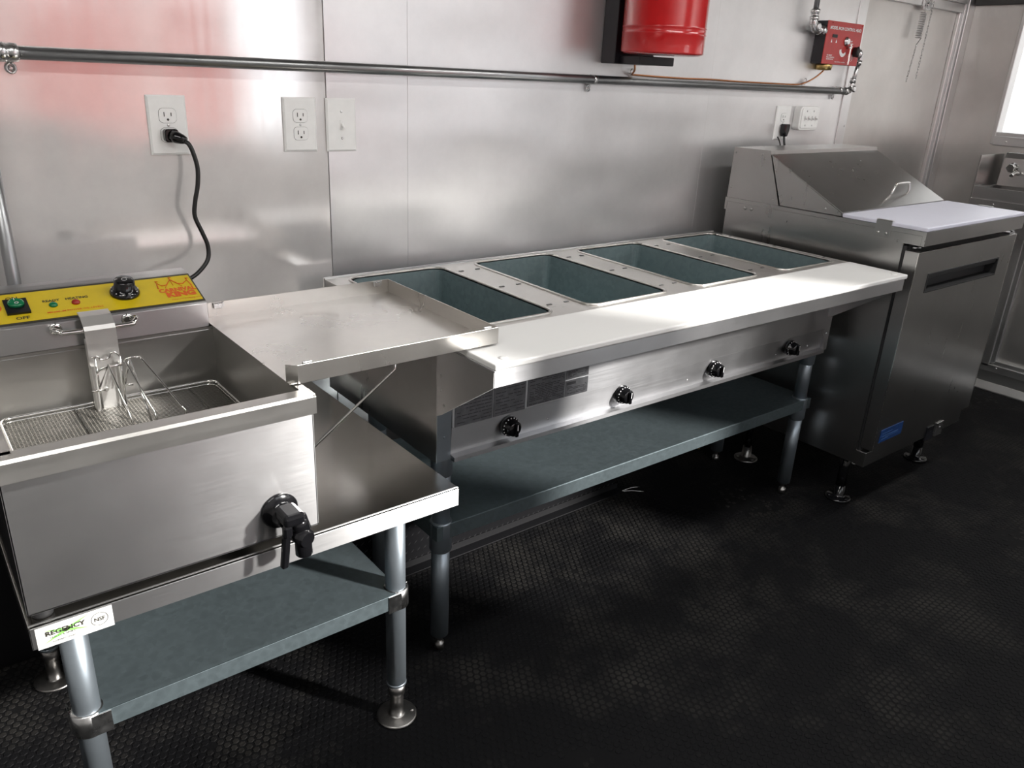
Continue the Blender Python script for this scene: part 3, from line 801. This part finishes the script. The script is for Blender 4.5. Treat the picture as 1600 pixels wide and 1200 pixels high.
# door skin with recess for the handle
for a in ((DX0, hx_0, DZ0, DZ1), (hx_1, DX1, DZ0, DZ1), (hx_0, hx_1, DZ0, hz0), (hx_0, hx_1, hz1, DZ1)):
    ngon(b, [(a[0], DY, a[2]), (a[1], DY, a[2]), (a[1], DY, a[3]), (a[0], DY, a[3])])
for q in ([(DX0, DY, DZ0), (DX0, DY, DZ1), (DX0, CY-.012, DZ1), (DX0, CY-.012, DZ0)], [(DX1, DY, DZ0), (DX1, DY, DZ1), (DX1, CY-.012, DZ1), (DX1, CY-.012, DZ0)],
          [(DX0, DY, DZ1), (DX1, DY, DZ1), (DX1, CY-.012, DZ1), (DX0, CY-.012, DZ1)], [(DX0, DY, DZ0), (DX1, DY, DZ0), (DX1, CY-.012, DZ0), (DX0, CY-.012, DZ0)],
          [(DX0, CY-.012, DZ0), (DX1, CY-.012, DZ0), (DX1, CY-.012, DZ1), (DX0, CY-.012, DZ1)]):
    ngon(b, q)
bmesh.ops.remove_doubles(b, verts=b.verts[:], dist=.0001)
door = obj('door', b, M_fridge, pc)
b = B()
for xx in (DX0, DX1): box(b, xx-.001, xx+.001, DY-.0012, DY+.002, DZ0, DZ1, .0004)
box(b, DX0, DX1, DY-.0012, DY+.002, DZ1-.0015, DZ1+.0005, .0004)
obj('door_edge', b, M_chrome, door)
b = B()
y1 = DY+.034
ngon(b, [(hx_0, y1, hz0), (hx_1, y1, hz0), (hx_1, y1, hz1), (hx_0, y1, hz1)])
for q in ([(hx_0, DY, hz0), (hx_1, DY, hz0), (hx_1, y1, hz0), (hx_0, y1, hz0)], [(hx_0, DY, hz1), (hx_1, DY, hz1), (hx_1, y1, hz1), (hx_0, y1, hz1)],
          [(hx_0, DY, hz0), (hx_0, DY, hz1), (hx_0, y1, hz1), (hx_0, y1, hz0)], [(hx_1, DY, hz0), (hx_1, DY, hz1), (hx_1, y1, hz1), (hx_1, y1, hz0)]):
    ngon(b, q)
for a in ((hx_0-.005, hx_1+.005, hz1, hz1+.005), (hx_0-.005, hx_1+.005, hz0-.005, hz0), (hx_0-.005, hx_0, hz0, hz1), (hx_1, hx_1+.005, hz0, hz1)):
    box(b, a[0], a[1], DY-.002, DY+.001, a[2], a[3], .0005)
box(b, hx_0, hx_1, DY+.004, DY+.014, hz1-.014, hz1, .002)
obj('recessed_handle', b, M_blackm, door, 'black recessed pull', recalc=False)
b = B(); box(b, 1.546, 1.688, DY-.0022, DY-.0004, .263, .308, .0008); bd = obj('badge', b, M_blue, door, 'small blue badge plate')
b = B(); 
for i in range(3): box(b, 1.556, 1.62-.01*i, DY-.0028, DY-.0021, .292-.010*i, .2945-.010*i)
box(b, 1.575, 1.66, DY-.0028, DY-.0021, .277, .285)
obj('badge_mark', b, plain('badge_marking', (.03, .08, .22), .4), bd)
for x_, z_ in ((1.535, .885), (1.56, .883)):
    b = B(); lathe(b, (x_, CY-.030, z_), Z, [(0, .007), (.006, .007)], 14); obj('hinge_bolt', b, M_zincfit, pc)
b = B(); box(b, GX1-.05, GX1-.01, CY-.05, CY-.01, .879, .8835, .001); lathe(b, (GX1-.02, CY-.045, .8835), Z, [(0, .006), (.005, .006)], 12); obj('door_hinge', b, M_zincfit, pc)
# worktop slab
b = B(); prism(b, [(GYF, ZB1), (GYF, ZS), (GYB, ZS), (GYB, ZB1), (GYB-.01, ZB1), (GYB-.01, ZS-.012), (GYF+.01, ZS-.012), (GYF+.01, ZB1)], 'x', GX0, GX1)
box(b, GX0+.0004, GX0+.004, GYF+.0105, GYB-.0105, ZB1, ZS-.0125); box(b, GX1-.004, GX1-.0004, GYF+.0105, GYB-.0105, ZB1, ZS-.0125)
for y_ in (-.174, -.199): screw(b, (GX0, y_, .913), -X, .006, .003)
obj('worktop', b, M_fridge, pc)
cbp = B(); box(cbp, GX0+.001, GX1-.001, GYF+.001, -.528, ZS+.0003, ZS+.0125, .003, 2)
obj('cutting_board', cbp, M_white2, pc, 'bluish white cutting board')
# clips that hold the board
for xx, sgn in ((GX0, -1), (GX1, 1)):
    b = B(); xa, xb = (xx-.0022, xx-.0002) if sgn < 0 else (xx+.0002, xx+.0022)
    box(b, xa, xb, -.688, -.640, .905, ZS+.0150, .0006)
    xa, xb = (xx-.0022, xx+.014) if sgn < 0 else (xx-.014, xx+.0022)
    box(b, xa, xb, -.688, -.640, ZS+.0132, ZS+.0150, .0006)
    for y_ in (-.652, -.676): screw(b, (xx+sgn*.0022, y_, .916), X*sgn, .0045, .003)
    obj('board_clip', b, M_fridge, pc)
# hood: rear housing and lid
HB, HFt, HM, HZ = -.0875, -.2334, -.2960, 1.106
for xx in (GX0+.007, GX1-.0085):
    b = B(); prism(b, [(HB, ZS+.0004), (HB-.004, HZ), (HFt, HZ), (HM, ZS+.0004)], 'x', xx, xx+.0015)
    sx = xx if xx < 1.8 else xx+.0015; dd = -X if xx < 1.8 else X
    for p in ((-.10, 1.09), (-.10, .975), (-.205, 1.093), (-.272, .955), (-.215, 1.08)): screw(b, (sx, p[0], p[1]), dd, .004, .002)
    obj('hood_side', b, M_fridge, pc)
b = B(); prism(b, [(HB-.004, HZ), (HFt-.003, HZ+.0015), (HFt-.004, HZ-.014), (HFt-.002, HZ-.014), (HFt-.002, HZ-.001), (HB-.004, HZ-.002)], 'x', GX0+.006, GX1-.006)
obj('hood_top', b, M_fridge, pc)
b = B(); box(b, GX0+.009, GX1-.009, HB-.004, HB-.002, ZS, HZ-.002); obj('hood_back', b, M_fridge, pc)
LZ0, LZ1 = .9525, HZ-.010
LYa, LYb = -.5232, HFt-.006
for xx in (GX0+.010, GX1-.0115):
    b = B(); prism(b, [(HM+.055, LZ1-.004), (LYa+.006, ZS+.011), (LYa+.004, ZS+.002), (HM-.004, ZS+.002)], 'x', xx, xx+.0015)
    screw(b, (xx if xx < 1.8 else xx+.0015, -.462, .954), -X if xx < 1.8 else X, .004, .002)
    obj('lid_cheek', b, M_fridge, pc)
b = B(); prism(b, [(LYb, LZ1), (LYa, LZ0), (LYa-.001, LZ0-.010), (LYa+.001, LZ0-.010), (LYa+.002, LZ0-.002), (LYb, LZ1-.002)], 'x', GX0+.008, GX1-.008)
lid = obj('lid', b, M_fridge, pc, 'sloping steel lid')
ld = Vector((0, LYa-LYb, LZ0-LZ1)).normalized(); ln = Vector((0, ld.z, -ld.y)); ln = ln if ln.z > 0 else -ln
def Lp(x, s, h): return Vector((x, LYb, LZ1))+ld*s+ln*h
b = B(); s_ = .258
tube(b, [Lp(1.905, s_, 0), Lp(1.907, s_-.002, .012), Lp(1.918, s_-.010, .030), Lp(1.932, s_-.012, .034), Lp(2.000, s_-.012, .034), Lp(2.012, s_-.010, .030), Lp(2.020, s_-.002, .012), Lp(2.022, s_, 0)], .004, 8, smooth=3)
obj('lid_handle', b, M_chrome, lid)
# legs
for i, (x_, y_) in enumerate(((1.592, -.669), (2.137, -.669), (1.569, -.304), (2.137, -.304))):
    b = B(); cyl(b, (x_, y_, .05), (x_, y_, ZB0+.001), .0165 if i != 2 else .012, n=20); l = obj('leg', b, M_black, pc)
    b = B(); lathe(b, (x_, y_, 0), Z, [(0, .042), (.004, .043), (.008, .038), (.010, .022), (.016, .018), (.05, .016)], 28)
    for a in (20, 140, 260):
        t = math.radians(a); lathe(b, (x_+.031*math.cos(t), y_+.031*math.sin(t), .008), Z, [(0, .007), (.004, .006)], 10)
    obj('flanged_foot', b, M_foot if i == 2 else M_black, l)
b = B(); lathe(b, (1.53, -.728, .171), Z, [(0, .005), (.003, .009), (.006, .009)], 12); obj('bolt', b, M_zincfit, pc)

# ------------------------------------------------------------------ conduit along the wall
cd = root('wall_conduit', 'long grey steel conduit pipe running along the back wall', 'pipe', (.8, -.03, 1.298))
b = B(); cyl(b, (-.64, -.03, 1.3025), (2.243, -.03, 1.2965), .0118, n=20); obj('pipe', b, M_zinc, cd)
b = B(); lathe(b, (-.553, -.03, 1.3023), -X, [(0, .0125), (.002, .016), (.014, .0165), (.016, .0145), (.02, .0145), (.022, .017), (.034, .017)], 20)
obj('coupling', b, M_zincfit, cd)
def clip(x, z):
    b = B(); lathe(b, (x-.006, -.03, z), X, [(0, .0130), (.012, .0130)], 16)
    box(b, x-.006, x+.006, -.018, -.0012, z-.014, z+.013, .001)
    pts = [Vector((x, -.008, z-.024))+Vector((math.cos(t)*.0075, 0, math.sin(t)*.0085)) for t in [PI/2+i*PI/8 for i in range(17)]]
    tube(b, pts, .0022, 6); screw(b, (x, -.006, z-.024), -Y, .005, .003)
    obj('pipe_clip', b, M_zincfit, cd)
for x_ in (-.566, .897, 2.205): clip(x_, 1.299)
b = B(); lathe(b, (2.24, -.03, 1.2965), X, [(0, .0125), (.001, .0145), (.02, .0145), (.022, .012)], 18)
tube(b, [(2.258, -.03, 1.2965), (2.272, -.032, 1.300), (2.281, -.033, 1.312), (2.283, -.034, 1.328)], .012, 14, smooth=3)
lathe(b, (2.275, -.048, 1.306), -Y, [(0, .012), (.006, .012), (.008, .008)], 16)
obj('elbow', b, M_zincfit, cd)
b = B(); cyl(b, (2.283, -.034, 1.325), (2.300, -.036, 1.405), .0075, n=14)
lathe(b, (2.2835, -.034, 1.33), Vector((.2, 0, 1)), [(0, .013), (.014, .013), (.015, .009)], 6)
lathe(b, (2.297, -.036, 1.393), Vector((.2, 0, 1)), [(0, .012), (.016, .012)], 6)
obj('riser', b, M_zincfit, cd)
b = B(); cyl(b, (-.628, -.032, .30), (-.628, -.032, 1.288), .0125, n=20); tag(obj('vertical_conduit', b, M_zinc), 'vertical grey conduit at the far left edge, behind the fryer', 'pipe')

# ------------------------------------------------------------------ extinguishing cylinder
cy = root('extinguisher_cylinder', 'big glossy red fire suppression cylinder on black bracket, high on wall', 'extinguisher', (1.02, -.1, 1.345))
b = B(); box(b, .945, 1.11, -.058, -.002, 1.345, 1.86, .002); box(b, .965, 1.11, -.14, -.058, 1.345, 1.368, .002); obj('bracket', b, M_blackbox, cy)
b = B()
prof = [(0, .085), (.002, .106), (.006, .1155), (.008, .1155), (.052, .1155), (.0545, .1175), (.057, .1155), (.068, .1155), (.0705, .1175), (.073, .1155), (.40, .1155), (.45, .105), (.47, .05)]
lathe(b, (1.012, -.176, 1.371), Z, prof, 48); obj('cylinder', b, M_red, cy)
b = B()
tube(b, [(1.045, -.045, 1.346), (1.052, -.04, 1.330), (1.066, -.02, 1.3195), (1.10, -.012, 1.317), (1.30, -.010, 1.314), (1.45, -.010, 1.315), (1.62, -.010, 1.3125), (1.80, -.010, 1.312), (1.93, -.010, 1.312), (1.985, -.014, 1.318), (2.035, -.022, 1.338), (2.065, -.03, 1.360), (2.078, -.03, 1.372)], .0028, 8, smooth=5)
tag(obj('copper_tube', b, M_copper), 'thin copper tube running above the conduit between red cylinder and red box', 'tube')
for x_ in (1.073, 2.0):
    b = B()
    pts = [Vector((x_, -.010, 1.326))+Vector((math.cos(t)*.0055, 0, math.sin(t)*.008)) for t in [PI*1.2-i*PI/8 for i in range(13)]]
    tube(b, pts, .0018, 6); box(b, x_-.006, x_+.006, -.008, -.001, 1.312, 1.322, .001)
    tag(obj('tube_clip', b, M_zincfit), 'small wall clip on the copper tube ' + ('below the red cylinder' if x_ < 1.5 else 'near the red control box'), 'clip', 'clips on the copper tube')

# ------------------------------------------------------------------ red control box
cbx = root('control_box', 'small red fire suppression control box with lever and white lettering', 'control box', (2.14, -.025, 1.388))
KX0, KX1, KZ0, KZ1, KY = 2.022, 2.264, 1.388, 1.534, -.0485
b = B(); box(b, KX0+.001, KX1-.001, KY+.003, -.002, KZ0+.001, KZ1-.001, .001); obj('box_body', b, M_blackbox, cbx)
b = B(); box(b, KX0, KX1, KY, KY+.003, KZ0, KZ1, .001)
for x_, z_ in ((KX0+.03, KZ1-.006), (KX1-.01, KZ1-.006)): screw(b, (x_, KY, z_), -Y, .003, .002)
cov = obj('cover', b, M_redbox, cbx)
def TT(s, size, x, z, **k): return text('lettering', s, size, (x, KY-.0004, z), X, Z, M_whitep, cov, lift=.0002, **k)
TT('MODEL MCM CONTROL HEAD', .0150, 2.146, 1.5065, align='CENTER', off=.0004, squash=1.02)
for i, s in enumerate(('TO RESET', 'PULL HANDLE', 'SEE MANUAL')): TT(s, .0058, 2.046, 1.4165-.0065*i, off=.0002, squash=1.4)
TT('FIRE SYSTEM CONTROL', .0045, 2.105, 1.396, off=.0001, squash=1.5)
for i, s in enumerate(('SET', 'FIRED', 'LOCK')): TT(s, .006, 2.192, 1.470-.009*i, off=.0002, squash=1.3)
b = B()
for x_ in (2.062, 2.094): ngon(b, [(x_-.005, KY-.0006, 1.462), (x_+.005, KY-.0006, 1.462), (x_, KY-.0006, 1.474)])
pts = []
for i in range(13):
    t = math.radians(175+i*13); pts.append((2.150+.024*math.cos(t), KY-.0006, 1.438+.022*math.sin(t)))
for i in range(12, -1, -1):
    t = math.radians(175+i*13); pts.append((2.153+.015*math.cos(t), KY-.0006, 1.441+.013*math.sin(t)))
ngon(b, pts)
pts = [Vector((2.214+.010*math.cos(t*PI/8), KY-.0006, 1.415+.011*math.sin(t*PI/8))) for t in range(17)]; tube(b, pts, .0007, 4)
box(b, 2.2125, 2.2155, KY-.001, KY-.0004, 1.409, 1.421)
obj('printed_marks', b, M_whitep, cov)
b = B(); box(b, 2.062, 2.096, KY-.0012, KY-.0004, 1.479, 1.490); obj('indicator_window', b, M_blackm, cov)
b = B(); lathe(b, (2.163, KY, 1.470), -Y, [(0, .016), (.003, .016), (.005, .011), (.010, .010)], 20); obj('reset_hub', b, M_zincfit, cbx)
b = B(); box(b, 2.171, 2.180, KY-.016, KY-.012, 1.390, 1.462, .001); lathe(b, (2.175, KY-.001, 1.450), -Y, [(0, .005), (.017, .005)], 12); obj('lever', b, M_chrome, cbx)
b = B(); lathe(b, (2.226, KY, 1.437), Vector((.35, -1, 0)), [(0, .017), (.010, .017), (.012, .019), (.018, .019), (.020, .012)], 8); obj('pull_knob', b, M_blackm, cbx)
b = B(); lathe(b, (2.262, -.036, 1.430), Vector((1, 0, .1)), [(0, .010), (.012, .012), (.014, .019), (.022, .019), (.024, .014), (.03, .014)], 8)
tube(b, [(2.288, -.036, 1.434), (2.302, -.036, 1.428), (2.302, -.036, 1.405)], .010, 12, smooth=3)
obj('pipe_elbow', b, M_zincfit, cbx)
b = B(); lathe(b, (2.075, -.028, KZ0), -Z, [(0, .0300), (.006, .0305), (.020, .029), (.0215, .01)], 8); obj('brass_port', b, M_brass, cbx)

# conduit drop to the left of the box
dr = root('conduit_drop', 'short vertical conduit with elbow entering the left side of the red box', 'pipe', (1.94, -.036, 1.5))
b = B(); cyl(b, (1.948, -.036, 1.54), (1.948, -.036, ZC-.001), .0095, n=16); obj('pipe', b, M_zinc, dr)
b = B(); lathe(b, (1.948, -.036, 1.528), Z, [(0, .012), (.004, .016), (.012, .016), (.014, .013), (.022, .013), (.024, .016), (.036, .016), (.038, .011)], 10); obj('compression_nut', b, M_zincfit, dr)
b = B(); tube(b, [(1.948, -.036, 1.532), (1.950, -.036, 1.512), (1.962, -.036, 1.501), (1.984, -.036, 1.499)], .014, 14, smooth=3)
lathe(b, (1.961, -.048, 1.508), -Y, [(0, .013), (.006, .013), (.008, .009)], 16)
lathe(b, (1.982, -.036, 1.499), X, [(0, .012), (.002, .0165), (.012, .0165), (.014, .013), (.026, .013), (.028, .016), (.039, .016)], 10)
obj('elbow', b, M_zincfit, dr)

# ------------------------------------------------------------------ outlets, switches, cords
def plate(b, x0, x1, z0, z1, y0=-.0008, t=.006):
    P0 = [(x0, z0), (x1, z0), (x1, z1), (x0, z1)]; i = .004
    A = [b.verts.new((x, y0, z)) for x, z in P0]
    C = [b.verts.new((x, y0-t*.55, z)) for x, z in P0]
    D = [b.verts.new((x, y0-t, z)) for x, z in ((x0+i, z0+i), (x1-i, z0+i), (x1-i, z1-i), (x0+i, z1-i))]
    for U, V in ((A, C), (C, D)):
        for k in range(4): b.faces.new((U[k], U[(k+1) % 4], V[(k+1) % 4], V[k]))
    b.faces.new(D); b.faces.new(A[::-1])
def receptacle(parent, cx, cz, y, wd=.0175, hd=.0145):
    b = B(); pts = []
    for i in range(24):
        t = 2*PI*i/24; pts.append((cx+max(-wd, min(wd, wd*1.13*math.cos(t))), cz+max(-hd, min(hd, hd*1.25*math.sin(t)))))
    prism(b, pts, 'y', y-.0012, y+.0005)
    r = obj('receptacle', b, M_plate, parent)
    b = B(); P = [Vector((p[0], y-.0006, p[1])) for p in pts]; tube(b, P+P[:1], .00045, 4)
    box(b, cx-.0078, cx-.0062, y-.0018, y-.0011, cz-.002, cz+.007); box(b, cx+.0062, cx+.0078, y-.0018, y-.0011, cz-.001, cz+.006)
    cyl(b, (cx, y-.0018, cz-.008), (cx, y-.0008, cz-.008), .0024, n=12)
    obj('slots', b, M_dark, r)
def outlet(label, x0, x1, z0, z1, group=None):
    o = root('wall_outlet', label, 'outlet', ((x0+x1)/2, -.001, z0))
    b = B(); plate(b, x0, x1, z0, z1); obj('cover_plate', b, M_plate, o)
    cx, cz = (x0+x1)/2, (z0+z1)/2
    receptacle(o, cx, cz+.0195, -.0068); receptacle(o, cx, cz-.0195, -.0068)
    b = B(); screw(b, (cx, -.0068, cz), -Y, .003, .0012); obj('screw', b, M_zincfit, o)
    return o
outlet('white double outlet above the fryer with a black plug in its lower socket', -.3365, -.2575, 1.1135, 1.2330)
outlet('white double outlet with both sockets empty, left of the toggle switch', -.0435, .0372, 1.1145, 1.2335)
outlet('white outlet above the prep cooler, black plug and cord hanging down', 1.858, 1.947, 1.1170, 1.2370)
sw = root('light_switch', 'white single toggle switch plate beside the empty double outlet', 'switch', (.10, -.001, 1.113))
b = B(); plate(b, .0620, .1395, 1.1125, 1.2335, y0=-.002); obj('cover_plate', b, M_plate, sw)
b = B(); box(b, .0965, .1055, -.0090, -.0078, 1.162, 1.1850, .0004); obj('toggle_frame', b, M_plate, sw)
b = B(); prism(b, [(-.0088, 1.178), (-.0088, 1.168), (-.019, 1.164), (-.020, 1.169)], 'x', .0985, .1035, bev=.0006); obj('toggle', b, M_plate, sw)
for z_ in (1.2035, 1.1430):
    b = B(); screw(b, (.101, -.008, z_), -Y, .003, .0012); obj('screw', b, M_zincfit, sw)
s4 = root('switch_box', 'white surface box with a row of four small switches, left of trim strip', 'switch', (2.02, -.001, 1.156))
b = B()
prism(b, rrect(1.972, 2.098, 1.152, 1.238, .014), 'y', -.030, -.0008, bev=.002); obj('box_body', b, M_plate, s4)
b = B(); prism(b, rrect(1.980, 2.090, 1.160, 1.230, .005), 'y', -.033, -.0302, bev=.0008); obj('cover_plate', b, M_plate, s4)
for i in range(4):
    b = B(); x_ = 2.000+i*.0235
    box(b, x_-.003, x_+.003, -.0342, -.033, 1.187, 1.203, .0004); prism(b, [(-.0335, 1.198), (-.0335, 1.190), (-.042, 1.190), (-.043, 1.194)], 'x', x_-.0022, x_+.0022); obj('toggle', b, M_zincfit, s4)
for x_ in (2.010, 2.055):
    for z_ in (1.170, 1.221):
        b = B(); screw(b, (x_, -.033, z_), -Y, .0035, .0015); obj('screw', b, M_zincfit, s4)

pcord = root('power_cord', 'thick black power cord hanging from the outlet down behind the fryer', 'cord', (-.30, -.04, 1.15))
b = B(); c = Vector((-.297, -.0085, 1.1538))
prism(b, rrect(c.x-.014, c.x+.014, c.z-.013, c.z+.013, .006), 'y', -.026, -.0088, bev=.002)
lathe(b, (c.x, -.024, c.z), Vector((.9, -.75, -.35)), [(0, .012), (.010, .0125), (.022, .010), (.030, .007)], 14)
obj('plug', b, M_black, pcord)
b = B(); tube(b, [(-.278, -.044, 1.144), (-.272, -.050, 1.138), (-.2665, -.055, 1.120), (-.262, -.058, 1.09), (-.266, -.06, 1.055), (-.275, -.06, 1.02), (-.278, -.06, .99), (-.266, -.06, .955), (-.257, -.06, .925), (-.262, -.065, .895), (-.290, -.075, .870), (-.335, -.095, .850), (-.38, -.14, .80), (-.40, -.161, .70)], .0047, 10, smooth=5)
obj('cable', b, M_rubcord, pcord)
rc = root('cooler_cord', 'black plug and thin cord in the outlet above the prep cooler', 'cord', (1.9, -.02, 1.13))
b = B(); prism(b, [(1.887, 1.174), (1.916, 1.174), (1.914, 1.150), (1.906, 1.130), (1.893, 1.130), (1.886, 1.150)], 'y', -.034, -.0088, bev=.003); obj('plug', b, M_black, rc)
b = B(); tube(b, [(1.899, -.024, 1.131), (1.897, -.03, 1.11), (1.893, -.042, 1.085), (1.892, -.052, 1.06), (1.892, -.055, .95), (1.90, -.045, .80), (1.92, -.04, .40)], .0042, 8, smooth=4); tube(b, [(1.876, -.012, 1.128), (1.872, -.03, 1.105), (1.870, -.04, 1.06), (1.871, -.03, .95)], .0025, 6, smooth=3)
obj('cable', b, M_rubcord, rc)

# ------------------------------------------------------------------ spring and chain at the door header
sp = root('door_spring', 'coiled door spring and thin chains hanging from header strip, upper right', 'spring', (2.75, -.03, 1.63))
b = B(); box(b, 2.725, 2.785, -.030, -.0205, 1.622, 1.664, .001); screw(b, (2.755, -.030, 1.643), -Y, .008, .005); obj('mount', b, M_zincfit, sp)
b = B(); pts = []
for i in range(15*10):
    t = i/10*2*PI; f = i/150; pts.append((2.728+.012*math.cos(t)-.004*f, -.034+.012*math.sin(t), 1.612-.10*f))
tube(b, [(2.728, -.034, 1.64), (2.733, -.034, 1.616)]+pts+[(2.722, -.034, 1.49)], .0016, 5); obj('coil', b, M_zincfit, sp)
def chain(x0, z0, x1, z1, n, nm='chain'):
    b = B()
    for i in range(n):
        f = (i+.5)/n; cx, cz = x0+(x1-x0)*f, z0+(z1-z0)*f; h = abs(z1-z0)/n*.72
        pts = []
        for k in range(9):
            t = k*PI/4; a = .0032*math.cos(t); pts.append(Vector((cx+(a if i % 2 else 0), -.034+(0 if i % 2 else a), cz+h*math.sin(t))))
        tube(b, pts, .0009, 4)
    obj(nm, b, M_zincfit, sp)
chain(2.722, 1.49, 2.700, 1.345, 14); chain(2.792, 1.655, 2.778, 1.36, 26)

# ------------------------------------------------------------------ hand sink at the end wall
hs = root('hand_sink', 'stainless hand sink with side splash and faucet on the right end wall', 'sink', (3.05, -.5, .8))
b = B(); box(b, 2.957, XR-.001, -.302, -.300, .86, 1.0675, .0006); box(b, 2.955, 2.959, -.304, -.298, .86, 1.069, .001); obj('side_splash', b, M_fridge, hs)
b = B()
prism(b, [(2.957, .86), (2.957, .938), (2.975, .938), (2.975, .75), (XR-.001, .75), (XR-.001, .745), (2.968, .745), (2.968, .86)], 'y', -.92, -.304)
box(b, 2.9765, XR-.002, -.9195, -.90, .752, .937, .001); box(b, 2.9765, XR-.002, -.325, -.3045, .752, .937, .001)
obj('basin', b, M_steel, hs)
b = B(); box(b, 2.950, 2.957, -.925, -.302, .860, .888, .001); screw(b, (2.950, -.40, .872), -X, .004, .002); obj('front_lip', b, M_steel, hs)
b = B(); prism(b, [(XR-.001, .938), (3.115, .938), (3.125, 1.055), (3.14, 1.077), (XR-.001, 1.077)], 'y', -.92, -.33, bev=.001)
lathe(b, (3.16, -.365, 1.077), Z, [(0, .011), (.002, .011), (.003, .006)], 14)
obj('backsplash', b, M_fridge, hs)
b = B()
lathe(b, (3.12, -.378, 1.017), -X, [(0, .022), (.006, .022), (.008, .014), (.02, .016), (.035, .015)], 14)
for a in range(5):
    t = a*2*PI/5; cyl(b, (3.09, -.378, 1.017), (3.09, -.378+.018*math.cos(t), 1.017+.018*math.sin(t)), .004, n=8)
tube(b, [(3.115, -.405, .995), (3.09, -.405, 1.0), (3.05, -.41, .998), (3.02, -.415, .99)], .008, 10, smooth=3)
lathe(b, (3.12, -.46, 1.017), -X, [(0, .022), (.006, .022), (.008, .014), (.02, .016), (.035, .015)], 14)
obj('faucet', b, M_chrome, hs)
for y_ in (-.40, -.82):
    b = B(); prism(b, [(XR-.001, .744), (3.0, .744), (XR-.001, .60)], 'y', y_-.003, y_+.003); obj('bracket', b, M_steel, hs)

# ------------------------------------------------------------------ wheel housing of diamond plate
wh = root('wheel_housing', 'black diamond plate wheel housing on the floor along the back wall', 'wheel housing', (.2, -.1, 0))
b = B(); box(b, -.095, .985, -.195, -.004, 0, .26, .002); obj('housing', b, M_diam, wh)
b = B()
for j in range(9):
    for i in range(52):
        x = -.075+i*.0205+(.0100 if j % 2 else 0); z = .022+j*.0265
        if x > .975 or (j+i) % 1: continue
        a = math.radians(38 if (j % 2) else 38); L_ = .0085; w_ = .0016
        d = Vector((math.cos(a), 0, math.sin(a))); n_ = Vector((-math.sin(a), 0, math.cos(a))); c = Vector((x, -.1952, z))
        A = [b.verts.new(c+q) for q in (-d*L_, -n_*w_, d*L_, n_*w_)]; C = [b.verts.new(c+q*.5+Vector((0, -.0012, 0))) for q in (-d*L_, -n_*w_, d*L_, n_*w_)]
        b.faces.new(C)
        for k in range(4): b.faces.new((A[k], A[(k+1) % 4], C[(k+1) % 4], C[k]))
o = obj('raised_lozenges', b, plain('worn_tread', (.12, .12, .125), .3, metal=.8), wh); o['kind'] = 'stuff'
b = B(); prism(b, [(-.195, .022), (-.199, .022), (-.203, .006), (-.232, .004), (-.232, 0), (-.195, 0)], 'x', -.095, .99, bev=.0006); obj('floor_angle', b, M_diam, wh)

# ------------------------------------------------------------------ scraps on the floor
b = B(); tube(b, [(1.455, -.150, .006), (1.470, -.139, .016), (1.490, -.13, .007), (1.478, -.155, .004)], .006, 7, smooth=3)
tag(obj('brass_fitting', b, M_brass), 'small brass scrap on the floor below the steam table shelf', 'fitting')
b = B(); tube(b, [(.985, -.225, .003), (1.02, -.245, .004), (1.05, -.270, .003)], .0014, 5, smooth=3); tube(b, [(.985, -.225, .003), (1.03, -.232, .007), (1.06, -.24, .004)], .0012, 5, smooth=3)
tag(obj('wire_scrap', b, M_chrome), 'thin wire scrap on the floor at the end of the black wheel housing', 'wire')
